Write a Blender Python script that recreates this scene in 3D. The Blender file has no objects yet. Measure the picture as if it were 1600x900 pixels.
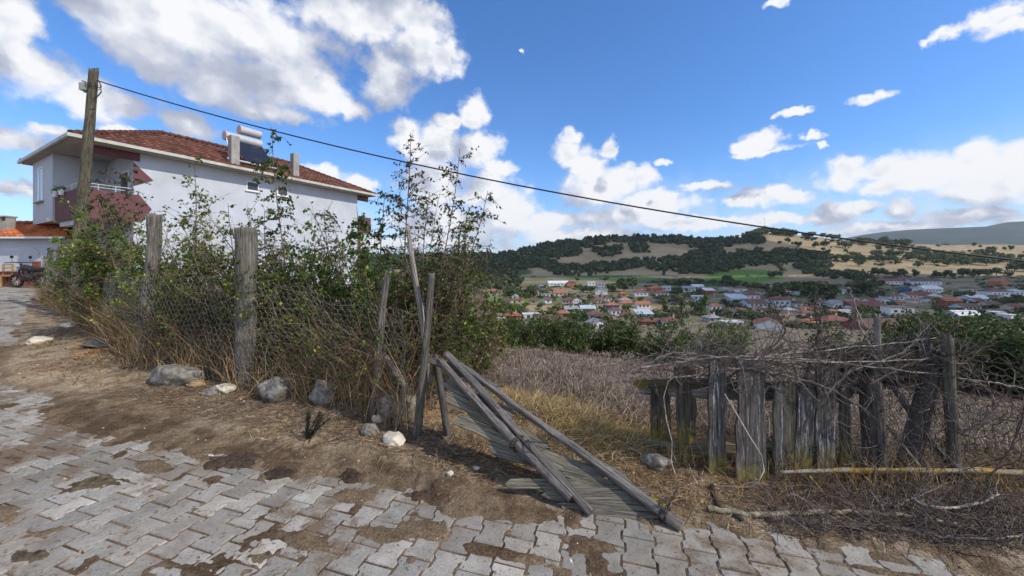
import bpy, math, random
import numpy as np
from mathutils import Vector, Matrix

# ------------------------------------------------------------------ camera
S = bpy.context.scene
COL = S.collection
R = math.radians
CX, HY, F, EYE = 800.0, 415.0, 600.0, 1.6      # photo pixel <-> world direction
cam_d = bpy.data.cameras.new('camera')
cam = bpy.data.objects.new('camera', cam_d)
COL.objects.link(cam)
cam.location = (0, 0, EYE)
cam.rotation_euler = (R(90), 0, 0)
cam_d.sensor_width = 36
cam_d.lens = 36 * F / 1600
cam_d.shift_y = -(450 - HY) / 1600
cam_d.clip_start = 0.05
cam_d.clip_end = 40000
S.camera = cam

# ------------------------------------------------------------------ light
SUN_AZ, SUN_EL = R(116), R(43)                  # azimuth from +Y towards +X
SUN_DIR = Vector((math.sin(SUN_AZ) * math.cos(SUN_EL), math.cos(SUN_AZ) * math.cos(SUN_EL), math.sin(SUN_EL)))
sun_d = bpy.data.lights.new('sun', 'SUN')
sun_d.energy = 2.5
sun_d.angle = R(0.55)
sun_d.color = (1.0, 0.91, 0.77)
sun = bpy.data.objects.new('sun', sun_d)
sun.rotation_euler = (-SUN_DIR).to_track_quat('-Z', 'Y').to_euler()
COL.objects.link(sun)
S.view_settings.view_transform = 'Standard'
S.view_settings.look = 'None'
S.view_settings.exposure = 0.56
S.view_settings.gamma = 1
S.render.engine = 'CYCLES'
S.cycles.max_bounces = 6
S.cycles.volume_bounces = 0
S.cycles.transparent_max_bounces = 12
S.cycles.use_denoising = True

# ------------------------------------------------------------------ node helpers
class NT:
    def __init__(s, tree):
        s.t = tree; s.n = tree.nodes; s.l = tree.links
    def node(s, kind, **kw):
        x = s.n.new(kind)
        for k, v in kw.items():
            setattr(x, k, v)
        return x
    def put(s, sock, v):
        if hasattr(v, 'is_output') or isinstance(v, bpy.types.NodeSocket):
            s.l.new(v, sock)
        elif v is not None:
            if isinstance(v, (tuple, list)) and sock.type == 'RGBA' and len(v) == 3:
                v = (*v, 1)
            sock.default_value = v
    def m(s, op, a, b=None, c=None, clamp=False):
        x = s.node('ShaderNodeMath', operation=op, use_clamp=clamp)
        s.put(x.inputs[0], a)
        if b is not None: s.put(x.inputs[1], b)
        if c is not None: s.put(x.inputs[2], c)
        return x.outputs[0]
    def v(s, op, a, b=None, out=0):
        x = s.node('ShaderNodeVectorMath', operation=op)
        s.put(x.inputs[0], a)
        if b is not None: s.put(x.inputs[1], b)
        return x.outputs[out]
    def noise(s, vec, scale, detail=4, rough=0.5, dist=0.0, kind='3D', out=0):
        x = s.node('ShaderNodeTexNoise', noise_dimensions=kind)
        if vec is not None: s.put(x.inputs['Vector'], vec)
        x.inputs['Scale'].default_value = scale
        x.inputs['Detail'].default_value = detail
        x.inputs['Roughness'].default_value = rough
        x.inputs['Distortion'].default_value = dist
        return x.outputs[out]
    def ramp(s, fac, stops, interp='LINEAR'):
        x = s.node('ShaderNodeValToRGB')
        x.color_ramp.interpolation = interp
        e = x.color_ramp.elements
        while len(e) < len(stops): e.new(0.5)
        for el, (p, c) in zip(e, stops):
            el.position = p
            el.color = (*c, 1) if len(c) == 3 else c
        s.put(x.inputs[0], fac)
        return x.outputs[0]
    def rng(s, v, a, b, c=0.0, d=1.0, smooth=False):
        x = s.node('ShaderNodeMapRange')
        if smooth: x.interpolation_type = 'SMOOTHSTEP'
        s.put(x.inputs[0], v)
        for i, k in enumerate((a, b, c, d)): s.put(x.inputs[i + 1], k)
        return x.outputs[0]
    def mix(s, f, a, b, blend='MIX'):
        x = s.node('ShaderNodeMix', data_type='RGBA', blend_type=blend)
        s.put(x.inputs[0], f); s.put(x.inputs[6], a); s.put(x.inputs[7], b)
        return x.outputs[2]

# ------------------------------------------------------------------ world: Nishita sky + cumulus
world = bpy.data.worlds.new('World')
S.world = world
world.use_nodes = True
W = NT(world.node_tree)
W.n.clear()
sky = W.node('ShaderNodeTexSky', sky_type='NISHITA')
sky.sun_disc = False
sky.sun_elevation = SUN_EL
sky.sun_rotation = SUN_AZ
sky.altitude = 300
sky.air_density = 1.0
sky.dust_density = 0.7
sky.ozone_density = 2.0
hs = W.node('ShaderNodeHueSaturation')
hs.inputs['Saturation'].default_value = 1.12
hs.inputs['Hue'].default_value = 0.497
W.put(hs.inputs['Color'], W.mix(1.0, sky.outputs[0], (0.82, 0.95, 1.22), 'MULTIPLY'))
tc = W.node('ShaderNodeTexCoord')
dvec = W.v('NORMALIZE', tc.outputs['Generated'])
sep = W.node('ShaderNodeSeparateXYZ'); W.put(sep.inputs[0], dvec)
az = W.m('ARCTAN2', sep.outputs[0], sep.outputs[1])
el = W.m('ARCSINE', sep.outputs[2])
cmb = W.node('ShaderNodeCombineXYZ'); W.put(cmb.inputs[0], az); W.put(cmb.inputs[1], el)
ang = cmb.outputs[0]

def azel(px, py):
    x, z = (px - CX) / F, (HY - py) / F
    return math.atan2(x, 1), math.atan2(z, math.sqrt(1 + x * x))

# cumulus as union of puffs: (pixel x, y, radius x, radius y)
PUFFS = [
 (190,20,110,75),(300,40,150,85),(420,60,150,80),(560,25,120,60),(330,120,150,60),(450,130,130,60),(500,150,85,42),
 (250,90,110,60),(420,175,90,22),(650,70,70,75),(690,95,48,45),(610,120,60,60),(640,20,70,40),(545,170,40,24),
 (20,30,70,60),(40,110,110,60),(130,150,100,45),(190,165,60,28),(10,80,60,60),(300,195,60,25),(20,215,110,28),(90,205,60,14),
 (180,203,32,10),(640,215,40,40),(680,230,60,50),(740,175,32,36),(700,190,28,18),(745,235,50,40),(780,262,35,16),(680,290,70,50),(760,300,60,45),(800,330,60,45),
 (560,290,40,26),(510,272,50,16),(840,350,60,30),(700,350,120,40),
 (890,212,26,18),(885,240,30,34),(915,262,45,40),(955,235,16,24),(970,285,55,34),(1005,275,28,25),(930,300,70,30),(1010,310,60,20),(1050,312,14,18),(870,345,70,20),(960,340,110,20),
 (1185,226,52,22),(1200,215,28,16),(1150,232,28,12),(1180,240,70,8),
 (1362,155,42,13),(1245,177,34,8),(1265,212,20,9),(1283,228,9,5),(1040,254,14,8),
 (818,79,9,7),(1215,2,26,10),(1490,50,60,15),(1550,30,45,26),(1585,15,40,30),(1450,65,26,7),(1600,35,80,22),
 (1320,262,48,26),(1390,262,60,26),(1450,268,60,34),(1530,245,70,34),(1600,245,90,44),(1560,285,80,30),
 (1195,305,50,20),(1160,312,40,14),(1240,308,40,14),(1100,290,50,9),(1310,330,46,18),(1350,325,40,16),(1410,328,34,22),(1280,345,60,12),(1400,355,140,12),
 (1200,345,120,12),(1080,350,120,14),(1560,335,60,14),(1600,350,80,14),(1480,345,50,10),(900,368,160,12),(640,380,200,16),
 (1330,272,70,30),(1440,262,80,34),(1520,262,90,40),(1590,262,70,48),(1540,300,110,26),(1400,290,80,20),(1020,325,90,16),(780,345,90,26),(1120,345,90,10),(1500,335,110,16),
 (-60,60,110,60),(-140,200,120,30),(-250,110,150,50),(1750,80,140,50),(1800,290,160,50),(2100,180,160,60),(500,-120,300,70),(150,-90,200,60),(900,-300,260,80),(100,300,200,14),
]
def puff_field(vec):
    """signed puff depth in the middle of clouds, negative outside"""
    acc = None
    for (px, py, rx, ry) in PUFFS:
        a, e = azel(px, py)
        a2, _ = azel(px + rx, py); a1, _ = azel(px - rx, py)
        _, e2 = azel(px, py - ry); _, e1 = azel(px, py + ry)
        ra, re = max((a2 - a1) / 2, 0.004), max((e2 - e1) / 2, 0.003)
        q = W.node('ShaderNodeVectorMath', operation='MULTIPLY_ADD')
        W.put(q.inputs[0], vec)
        q.inputs[1].default_value = (1 / ra, 1 / re, 0)
        q.inputs[2].default_value = (-a / ra, -e / re, 0)
        ln = W.v('LENGTH', q.outputs[0], out=1)
        if acc is None: acc = ln
        else:
            x = W.node('ShaderNodeMath', operation='SMOOTH_MIN')
            W.put(x.inputs[0], acc); W.put(x.inputs[1], ln); x.inputs[2].default_value = 0.18
            acc = x.outputs[0]
    return W.m('SUBTRACT', 1.0, acc)
def density(vec, fld, full=True):
    wv = W.node('ShaderNodeVectorMath', operation='MULTIPLY'); W.put(wv.inputs[0], vec); wv.inputs[1].default_value = (1, 1.35, 1)
    big = W.noise(wv.outputs[0], 7, 3, 0.5, 0.3, '2D')
    vo = W.node('ShaderNodeTexVoronoi', voronoi_dimensions='2D', feature='SMOOTH_F1')
    warp = W.node('ShaderNodeVectorMath', operation='MULTIPLY_ADD')
    W.put(warp.inputs[0], W.noise(wv.outputs[0], 26, 4, 0.6, 0, '2D', out=1)); warp.inputs[1].default_value = (0.030,) * 3; W.put(warp.inputs[2], wv.outputs[0])
    W.put(vo.inputs['Vector'], warp.outputs[0]); vo.inputs['Scale'].default_value = 15
    vo.inputs['Detail'].default_value = 2.0; vo.inputs['Roughness'].default_value = 0.5; vo.inputs['Smoothness'].default_value = 0.5
    d = W.m('ADD', W.m('MULTIPLY', fld, 1.7), W.m('MULTIPLY', W.m('SUBTRACT', big, 0.46), 0.75))
    d = W.m('ADD', d, W.m('MULTIPLY', W.m('SUBTRACT', 0.45, vo.outputs['Distance']), 0.6))
    if not full: return d
    fine = W.noise(wv.outputs[0], 20, 9, 0.62, 0.0, '2D')
    return d, W.m('ADD', d, W.m('MULTIPLY', W.m('SUBTRACT', fine, 0.5), 1.1))
wn = W.noise(ang, 11, 3, 0.55, 0, '2D', out=1); wn2 = W.noise(ang, 34, 4, 0.6, 0, '2D', out=1)
wsum = W.v('ADD', W.v('MULTIPLY', W.v('SUBTRACT', wn, (.5, .5, .5)), (.048, .026, 0)), W.v('MULTIPLY', W.v('SUBTRACT', wn2, (.5, .5, .5)), (.036, .024, 0)))
fld = puff_field(W.v('ADD', ang, wsum))
ds, d0 = density(ang, fld)
off = W.v('ADD', ang, (0.016, 0.022, 0))
d1 = density(off, fld, False)
alpha = W.rng(d0, -0.16, 0.80, 0, 1, True)
relief = W.m('SUBTRACT', ds, d1)
off2 = W.v('ADD', ang, (0.03, 0.085, 0))
body = W.m('SUBTRACT', fld, puff_field(W.v('ADD', off2, wsum)))
# puffs lit from the upper right, thick parts grey underneath
edge = W.rng(d0, 0.15, 1.25, 1.0, 0.0, True)
low = W.rng(el, R(8), R(26), 1.0, 0.0, True)
lit = W.m('ADD', W.m('ADD', W.m('MULTIPLY', relief, 0.62), W.m('MULTIPLY', W.m('MINIMUM', body, 0.5), 1.05)), W.m('ADD', W.m('ADD', 0.13, W.m('MULTIPLY', edge, 0.22)), W.m('MULTIPLY', low, 0.16)))
lit = W.m('ADD', lit, W.m('MULTIPLY', W.m('SUBTRACT', W.noise(ang, 4.5, 6, 0.55, 0, '2D'), 0.20), 0.62), clamp=True)
ccol = W.ramp(lit, [(0.0, (0.42, 0.46, 0.58)), (0.34, (0.55, 0.59, 0.70)), (0.62, (0.76, 0.79, 0.86)), (0.9, (0.97, 0.98, 1.0))])
# milky bank near the horizon
bank = W.noise(ang, 9, 6, 0.6, 0.5, '2D')
bankf = W.m('MULTIPLY', W.rng(bank, 0.36, 0.66, 0.12, 0.85, True), W.rng(el, R(2), R(15), 1.0, 0.0, True))
CLOUD_GAIN = W.v('MULTIPLY', ccol, (5.9, 5.9, 5.95))
skyc = W.mix(bankf, hs.outputs[0], (4.0, 4.8, 5.9))
alpha = W.m('MULTIPLY', alpha, W.rng(el, R(-2), R(0), 0, 1))
final = W.mix(alpha, skyc, CLOUD_GAIN)
# unseen broken cloud added overhead and behind the viewer for neutral fill light
behind = W.m('MAXIMUM', W.rng(W.m('ABSOLUTE', az), R(72), R(100), 0, 1, True), W.rng(el, R(40), R(55), 0, 1, True))
bn = W.noise(dvec, 2.6, 8, 0.6, 0.4)
ba = W.m('MULTIPLY', W.m('MULTIPLY', W.rng(bn, 0.44, 0.58, 0, 1, True), behind), W.rng(el, R(0), R(6), 0, 1))
final = W.mix(ba, final, W.ramp(bn, [(0.45, (6.2, 6.3, 6.4)), (0.75, (3.9, 4.1, 4.5))]))
bg = W.node('ShaderNodeBackground')
bg.inputs['Strength'].default_value = 0.115
W.put(bg.inputs['Color'], final)
wo = W.node('ShaderNodeOutputWorld')
W.put(wo.inputs[0], bg.outputs[0])
world.cycles.sampling_method = 'MANUAL'
world.cycles.sample_map_resolution = 512

# ------------------------------------------------------------------ numeric noise
def _hash(ix, iy, seed):
    n = (ix.astype(np.int64) * 374761393 + iy.astype(np.int64) * 668265263 + seed * 1442695041) & 0x7fffffff
    n = ((n ^ (n >> 13)) * 1274126177) & 0x7fffffff
    n = (n ^ (n >> 16)) & 0xffff
    return n / 65535.0
def vn(x, y, seed=0):
    x = np.asarray(x, float); y = np.asarray(y, float)
    ix = np.floor(x); iy = np.floor(y); fx = x - ix; fy = y - iy
    fx = fx * fx * (3 - 2 * fx); fy = fy * fy * (3 - 2 * fy)
    a = _hash(ix, iy, seed); b = _hash(ix + 1, iy, seed); c = _hash(ix, iy + 1, seed); d = _hash(ix + 1, iy + 1, seed)
    return a + (b - a) * fx + (c - a) * fy + (a - b - c + d) * fx * fy
def fbm(x, y, o=4, seed=0, rough=0.5):
    s = 0; a = 1; t = 0
    for i in range(o):
        s = s + a * vn(np.asarray(x) * 2 ** i + i * 17.3, np.asarray(y) * 2 ** i - i * 9.7, seed + i); t += a; a *= rough
    return s / t
def sst(a, b, x):
    t = np.clip((np.asarray(x, float) - a) / (b - a), 0, 1)
    return t * t * (3 - 2 * t)

# ------------------------------------------------------------------ terrain height
EP = np.array([1.03, 2.37]); EU = np.array([0.959, -0.284]); EV = np.array([0.284, 0.959])
FENCE = np.array([(-24.5, 20.4), (-17.5, 14.6), (-13.3, 11.0), (-9.0, 8.1), (-5.1, 5.35), (-3.2, 4.6), (-1.45, 4.04), (-0.9, 3.6), (0.3, 3.3), (1.3, 3.3), (2.4, 2.95), (3.3, 2.95), (5.0, 2.7), (9, 1.6)])
ROADE = np.array([(-30, 24.5), (-22, 18), (-18.9, 15.3), (-14.2, 11.4), (-12, 9.5), (-9.5, 7.4), (-7.9, 6.1), (-6.2, 4.68), (-3.0, 3.60), (1.03, 2.37), (2.72, 1.95), (6, 0.98), (12, -0.8)])
def fence_y(x): return np.interp(x, FENCE[:, 0], FENCE[:, 1])
def road_y(x): return np.interp(x, ROADE[:, 0], ROADE[:, 1])
TZ = np.array([(20, -3.3), (40, -7), (60, -11), (120, -20), (180, -25.5), (300, -26.5), (450, -20.5), (600, -14.5), (700, -8)])
CREST = np.array([(-3000, 425), (500, 405), (700, 398), (780, 397), (820, 390), (860, 380), (900, 375), (950, 371), (1000, 370), (1060, 371), (1110, 376), (1150, 372), (1200, 363), (1250, 368), (1300, 373), (1350, 379), (1400, 381), (1600, 382), (1800, 386), (4000, 400)])
def base(x, y):
    x = np.asarray(x, float); y = np.asarray(y, float)
    L = 0.040 * np.log1p(np.exp(np.clip(-(x + 1.5), -30, 30))) * sst(60, 25, np.hypot(x, y))
    u = x / np.maximum(y, 0.5)
    w = sst(-0.62, -0.26, u) * sst(-2.5, -0.5, x)
    dy = np.maximum(0, y - fence_y(x) - 0.25)
    soft = dy * dy / (dy + 1.2)
    near = L + w * (-0.185 * soft - 0.085 * np.maximum(0, x - 1) * sst(0, 5, dy))
    # far valley and hill
    Y = np.maximum(y, 1.0)
    px = CX + F * x / Y
    tz = np.interp(Y, TZ[:, 0], TZ[:, 1])
    cz = EYE + (HY - np.interp(px, CREST[:, 0], CREST[:, 1])) / F * 1150
    t = np.clip((Y - 620) / (1150 - 620), 0, 1)
    hill = -14 + (cz + 14) * (0.65 * t + 0.35 * sst(0, 1, t))
    tz = np.where(Y > 620, hill, tz)
    tz = tz + (fbm(x / 130, y / 130, 3, 5) - 0.5) * 13 * sst(640, 800, Y) * sst(1150, 1000, Y) + (fbm(x / 40, y / 40, 3, 8) - 0.5) * 3 * sst(60, 200, Y) * sst(1500, 1200, Y)
    t2 = sst(1170, 2600, Y)
    tz = tz * (1 - t2) + (-5) * t2
    f = sst(24, 55, np.hypot(x, y)) * sst(0, 10, y)
    return near * (1 - f) + tz * f
# dirt lying over the pavers: (px,row of centre) resolved below as world blobs (x, y, rx, ry, amount)
DIRT = [(-7.0, 5.55, 2.0, 0.75, .035), (-3.2, 3.65, 1.9, .40, .045), (-1.15, 3.05, 0.95, .27, .05), (-0.2, 2.62, 0.55, .22, .035),
        (-1.06, 2.62, 0.20, .10, .028), (-0.55, 2.30, 0.16, .10, .026), (-0.75, 2.25, .2, .08, .02), (0.2, 2.45, .14, .10, .02), (-2.75, 2.95, 0.22, .09, .03), (-3.2, 2.35, .28, .08, .02),
        (-1.8, 3.0, .5, .12, .02), (0.42, 2.2, .2, .08, .02), (-1.2, 2.2, .25, .07, .02), (-4.3, 3.1, .6, .08, .015), (-0.45, 2.75, .3, .2, .03), (0.0, 2.1, .3, .06, .02), (-8, 4.0, 1, .2, .02), (2.1, 1.95, .5, .04, .02)]
def dirt(x, y):
    """height of loose soil above the paver surface"""
    s = y - road_y(x)
    n = fbm(x * 5, y * 5, 4, 21) - 0.5
    n2 = fbm(x * 1.6, y * 1.6, 3, 33) - 0.5
    nf = fbm(x * 24, y * 24, 3, 29) - 0.5
    d = -0.0035 + 0.036 * sst(-0.10, 0.25, s + n * .25 + n2 * 0.35 * sst(1.5, -1, x))
    d = d + (0.016 * sst(.20, .30, n2 + n * .5) + 0.010 * sst(.17, .28, n)) * sst(-4.0, -0.2, s)
    for (bx, by, rx, ry, a) in DIRT:
        # blobs follow the road direction
        dx, dy = x - bx, y - by
        p = dx * EU[0] + dy * EU[1]; q = dx * EV[0] + dy * EV[1]
        r = np.sqrt((p / rx) ** 2 + (q / ry) ** 2)
        d = d + a * sst(1.25, 0.2, r + n * 1.2)
    d = d + n * 0.010 + nf * 0.012
    verge = sst(0.15, 1.6, s) * sst(2.5, -0.5, x)
    d = d + verge * (0.10 + n2 * 0.10 + n * 0.05)
    d = d + sst(0.0, 0.6, s) * ((fbm(x * 14, y * 14, 3, 4) - 0.5) * 0.034 + (fbm(x * 38, y * 38, 2, 14) - 0.5) * 0.020)
    fld_ = sst(0.3, 2, y - fence_y(x))
    d = d + fld_ * (fbm(x * 1.2, y * 1.2, 3, 44) - 0.5) * 0.22
    fade = sst(120, 30, np.hypot(x, y))
    return d * fade
def hgt(x, y): return base(x, y) + dirt(np.asarray(x, float), np.asarray(y, float))
def gz(x, y): return float(hgt(np.array([x]), np.array([y]))[0])
_march = np.concatenate([np.linspace(1.2, 12, 1600), np.geomspace(12, 1300, 2200)[1:]])
def G(px, py):
    """ground point seen at photo pixel"""
    X = (px - CX) / F * _march
    Zr = EYE + (HY - py) / F * _march
    hit = np.nonzero(Zr < hgt(X, _march))[0]
    i = hit[0] if len(hit) else len(_march) - 1
    Y = float(_march[i])
    return Vector((float(X[i]), Y, gz(X[i], Y)))
def Gv(px, py):
    """vectorised near ground hits"""
    u_ = (px - CX) / F; k = (HY - py) / F; Y = EYE / -k
    for _ in range(14):
        Y = .5 * Y + .5 * (EYE - hgt(u_ * Y, Y)) / -k
    return np.stack([u_ * Y, Y, hgt(u_ * Y, Y)], -1)
def P(px, py, Y): return Vector(((px - CX) / F * Y, Y, EYE + (HY - py) / F * Y))
def GY(px, Y):
    x = (px - CX) / F * Y
    return Vector((x, Y, gz(x, Y)))

# ------------------------------------------------------------------ object helpers
def tag(o, label=None, cat=None, group=None, kind=None):
    if label: o['label'] = label
    if cat: o['category'] = cat
    if group: o['group'] = group
    if kind: o['kind'] = kind
    return o
def empty(name, loc, label=None, cat=None, group=None):
    o = bpy.data.objects.new(name, None)
    o.empty_display_size = 0.2
    COL.objects.link(o); o.location = loc
    return tag(o, label, cat, group)
def link(name, me, mat, parent=None, M=None, origin=None):
    o = bpy.data.objects.new(name, me)
    COL.objects.link(o)
    if mat is not None and not me.materials:
        for x in (mat if isinstance(mat, (list, tuple)) else [mat]): me.materials.append(x)
    if M is None: M = Matrix.Translation(origin if origin is not None else (0, 0, 0))
    if parent is not None:
        o.parent = parent
        M = parent_world(parent).inverted() @ M
    o.matrix_basis = M
    return o
def parent_world(p):
    M = p.matrix_basis.copy()
    while p.parent is not None:
        p = p.parent
        M = p.matrix_basis @ M
    return M
class MB:
    def __init__(s): s.v = []; s.f = []; s.c = []; s.mi = []; s.cur = (1, 1, 1); s.m = 0
    def col(s, c): s.cur = c; return s
    def add(s, verts, faces):
        b = len(s.v)
        s.v.extend([tuple(p) for p in verts]); s.c.extend([s.cur] * len(verts))
        s.f.extend([tuple(i + b for i in f) for f in faces]); s.mi.extend([s.m] * len(faces))
        return s
    def box(s, a, b, M=None):
        x0, y0, z0 = a; x1, y1, z1 = b
        vs = [Vector(p) for p in ((x0, y0, z0), (x1, y0, z0), (x1, y1, z0), (x0, y1, z0), (x0, y0, z1), (x1, y0, z1), (x1, y1, z1), (x0, y1, z1))]
        if M is not None: vs = [M @ p for p in vs]
        return s.add(vs, [(0, 3, 2, 1), (4, 5, 6, 7), (0, 1, 5, 4), (1, 2, 6, 5), (2, 3, 7, 6), (3, 0, 4, 7)])
    def tube(s, pts, rad, n=8, cap=True):
        pts = [Vector(p) for p in pts]
        if not isinstance(rad, (list, tuple)): rad = [rad] * len(pts)
        rings = []; up = Vector((0.13, 0.21, 1)).normalized()
        for i, p in enumerate(pts):
            t = (pts[min(i + 1, len(pts) - 1)] - pts[max(i - 1, 0)])
            t = t.normalized() if t.length > 1e-9 else Vector((0, 0, 1))
            a = t.cross(up)
            if a.length < 0.05: a = t.cross(Vector((1, 0, 0)))
            a.normalize(); b = t.cross(a)
            rings.append([p + (a * math.cos(2 * math.pi * k / n) + b * math.sin(2 * math.pi * k / n)) * rad[i] for k in range(n)])
        vs = [q for r_ in rings for q in r_]
        fs = []
        for i in range(len(pts) - 1):
            for k in range(n):
                k2 = (k + 1) % n
                fs.append((i * n + k, i * n + k2, (i + 1) * n + k2, (i + 1) * n + k))
        if cap and n > 2:
            fs.append(tuple(range(n - 1, -1, -1))); fs.append(tuple((len(pts) - 1) * n + k for k in range(n)))
        return s.add(vs, fs)
    def mesh(s, name, origin=None, smooth=False, cols=False):
        me = bpy.data.meshes.new(name)
        v = s.v
        if origin is not None:
            ox, oy, oz = origin
            v = [(a - ox, b - oy, c - oz) for a, b, c in v]
        me.from_pydata(v, [], s.f)
        if smooth: me.polygons.foreach_set('use_smooth', [True] * len(s.f))
        if any(s.mi): me.polygons.foreach_set('material_index', s.mi)
        if cols:
            a = me.color_attributes.new('Col', 'FLOAT_COLOR', 'POINT')
            a.data.foreach_set('color', np.array([(*c, 1) for c in s.c], dtype=np.float32).ravel())
        me.update()
        return me
    def build(s, name, mat, parent=None, origin=None, smooth=False, cols=False):
        if origin is None:
            if parent is not None: origin = parent_world(parent).translation
            elif s.v:
                A = np.array(s.v); origin = (float(A[:, 0].mean()), float(A[:, 1].mean()), float(A[:, 2].min()))
            else: origin = (0, 0, 0)
        return link(name, s.mesh(name, origin, smooth, cols), mat, parent, origin=Vector(origin))
def np_mesh(name, V, Fq, cols=None, smooth=False):
    """V (n,3), Fq (m,k) indices of equal length"""
    me = bpy.data.meshes.new(name)
    V = np.asarray(V, np.float32); Fq = np.asarray(Fq, np.int32)
    m, k = Fq.shape
    me.vertices.add(len(V)); me.vertices.foreach_set('co', V.ravel())
    me.loops.add(m * k); me.loops.foreach_set('vertex_index', Fq.ravel())
    me.polygons.add(m)
    me.polygons.foreach_set('loop_start', np.arange(0, m * k, k, dtype=np.int32))
    me.polygons.foreach_set('loop_total', np.full(m, k, np.int32))
    if smooth: me.polygons.foreach_set('use_smooth', np.ones(m, bool))
    me.update(calc_edges=True)
    if cols is not None:
        a = me.color_attributes.new('Col', 'FLOAT_COLOR', 'POINT')
        c = np.ones((len(V), 4), np.float32); c[:, :3] = cols
        a.data.foreach_set('color', c.ravel())
    return me

# ------------------------------------------------------------------ materials
_mats = {}
def newmat(name):
    m = bpy.data.materials.new(name); m.use_nodes = True
    t = NT(m.node_tree); t.n.clear()
    o = t.node('ShaderNodeOutputMaterial'); b = t.node('ShaderNodeBsdfPrincipled')
    t.l.new(b.outputs[0], o.inputs[0])
    b.inputs['Specular IOR Level'].default_value = 0.3
    return m, t, b, o
def bump(t, b, h, strength=0.4, dist=0.01):
    x = t.node('ShaderNodeBump'); x.inputs['Strength'].default_value = strength; x.inputs['Distance'].default_value = dist
    t.put(x.inputs['Height'], h); t.put(b.inputs['Normal'], x.outputs[0])
def mat_plain(name, c, rough=0.7, var=0.12, scale=6, metal=0.0, bmp=0.15, attr=False, dirty=None):
    if name in _mats: return _mats[name]
    m, t, b, o = newmat(name)
    tcx = t.node('ShaderNodeTexCoord').outputs['Object']
    n = t.noise(tcx, scale, 6, 0.6)
    lo = tuple(max(0, x * (1 - var * 2)) for x in c); hi = tuple(min(1, x * (1 + var)) for x in c)
    col = t.ramp(n, [(0.3, lo), (0.7, hi)])
    if dirty:
        n3 = t.noise(tcx, scale * 0.35, 5, 0.65)
        col = t.mix(t.rng(n3, 0.5, 0.75, 0, 0.6), col, dirty)
    if attr:
        at = t.node('ShaderNodeAttribute'); at.attribute_name = 'Col'
        col = t.mix(1.0, col, at.outputs[0], 'MULTIPLY')
    t.put(b.inputs['Base Color'], col)
    b.inputs['Roughness'].default_value = rough; b.inputs['Metallic'].default_value = metal
    if bmp: bump(t, b, t.noise(tcx, scale * 5, 4, 0.6), bmp, 0.01)
    _mats[name] = m
    return m
def mat_leaf(name, trans=0.25, rough=0.55):
    if name in _mats: return _mats[name]
    m, t, b, o = newmat(name)
    at = t.node('ShaderNodeAttribute'); at.attribute_name = 'Col'
    t.put(b.inputs['Base Color'], at.outputs[0]); b.inputs['Roughness'].default_value = rough
    tr = t.node('ShaderNodeBsdfTranslucent'); t.put(tr.inputs[0], t.mix(1.0, at.outputs[0], (1.3, 1.4, 0.8), 'MULTIPLY'))
    mx = t.node('ShaderNodeMixShader'); mx.inputs[0].default_value = trans
    t.l.new(b.outputs[0], mx.inputs[1]); t.l.new(tr.outputs[0], mx.inputs[2]); t.l.new(mx.outputs[0], o.inputs[0])
    _mats[name] = m
    return m
def mat_wood(name, light=(0.30, 0.28, 0.25), dark=(0.06, 0.055, 0.05), grain=26, moss=None, paint=None, mossz=(0.0, 0.3)):
    """weathered wood, grain along the object's own Z"""
    if name in _mats: return _mats[name]
    m, t, b, o = newmat(name)
    tcx = t.node('ShaderNodeTexCoord').outputs['Object']
    oi = t.node('ShaderNodeObjectInfo')
    sh = t.v('ADD', tcx, t.v('MULTIPLY', (7.0, 3.0, 5.0), None)) if False else tcx
    rv = t.node('ShaderNodeCombineXYZ'); t.put(rv.inputs[0], t.m('MULTIPLY', oi.outputs['Random'], 31.0)); t.put(rv.inputs[2], t.m('MULTIPLY', oi.outputs['Random'], 7.0))
    sh = t.v('ADD', tcx, rv.outputs[0])
    st = t.v('MULTIPLY', sh, (grain, grain, 1.6))
    g1 = t.noise(st, 2.2, 8, 0.65, 0.6)
    st2 = t.v('MULTIPLY', sh, (grain * 1.6, grain * 1.6, 1.0))
    g2 = t.noise(st2, 3.0, 4, 0.6, 1.2)
    big = t.noise(sh, 3.0, 4, 0.6)
    col = t.ramp(g1, [(0.32, dark), (0.46, tuple(0.45 * a + 0.55 * d for a, d in zip(light, dark))), (0.62, light), (0.8, tuple(min(1, a * 1.35) for a in light))])
    crack = t.rng(g2, 0.36, 0.42, 0.25, 1)
    col = t.mix(1.0, col, t.ramp(crack, [(0, (0, 0, 0)), (1, (1, 1, 1))]), 'MULTIPLY')
    col = t.mix(t.rng(big, 0.35, 0.7, 0, 0.45), col, tuple(d * 1.8 for d in dark))
    if paint:
        pn = t.noise(st, 1.6, 7, 0.75, 0.5)
        col = t.mix(t.rng(pn, 0.56, 0.61, 0, 0.85), col, paint)
    if moss:
        sp = t.node('ShaderNodeSeparateXYZ'); t.put(sp.inputs[0], tcx)
        mz = t.rng(sp.outputs[2], mossz[0], mossz[1], 1, 0)
        mn = t.m('ADD', t.m('MULTIPLY', t.noise(sh, 7, 6, 0.7), .6), t.m('MULTIPLY', g1, .4))
        mf = t.rng(t.m('ADD', mn, t.m('MULTIPLY', mz, 0.30)), 0.64, 0.80, 0, 0.85)
        col = t.mix(mf, col, t.mix(t.noise(sh, 40, 3), (moss[0] * .5, moss[1] * .5, moss[2] * .5), moss))
    t.put(b.inputs['Base Color'], col)
    b.inputs['Roughness'].default_value = 0.88
    bump(t, b, t.m('ADD', g1, t.m('MULTIPLY', crack, 0.8)), 0.8, 0.012)
    _mats[name] = m
    return m
# ================================================================== SETTING
rng = np.random.default_rng(7)
random.seed(11)

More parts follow.
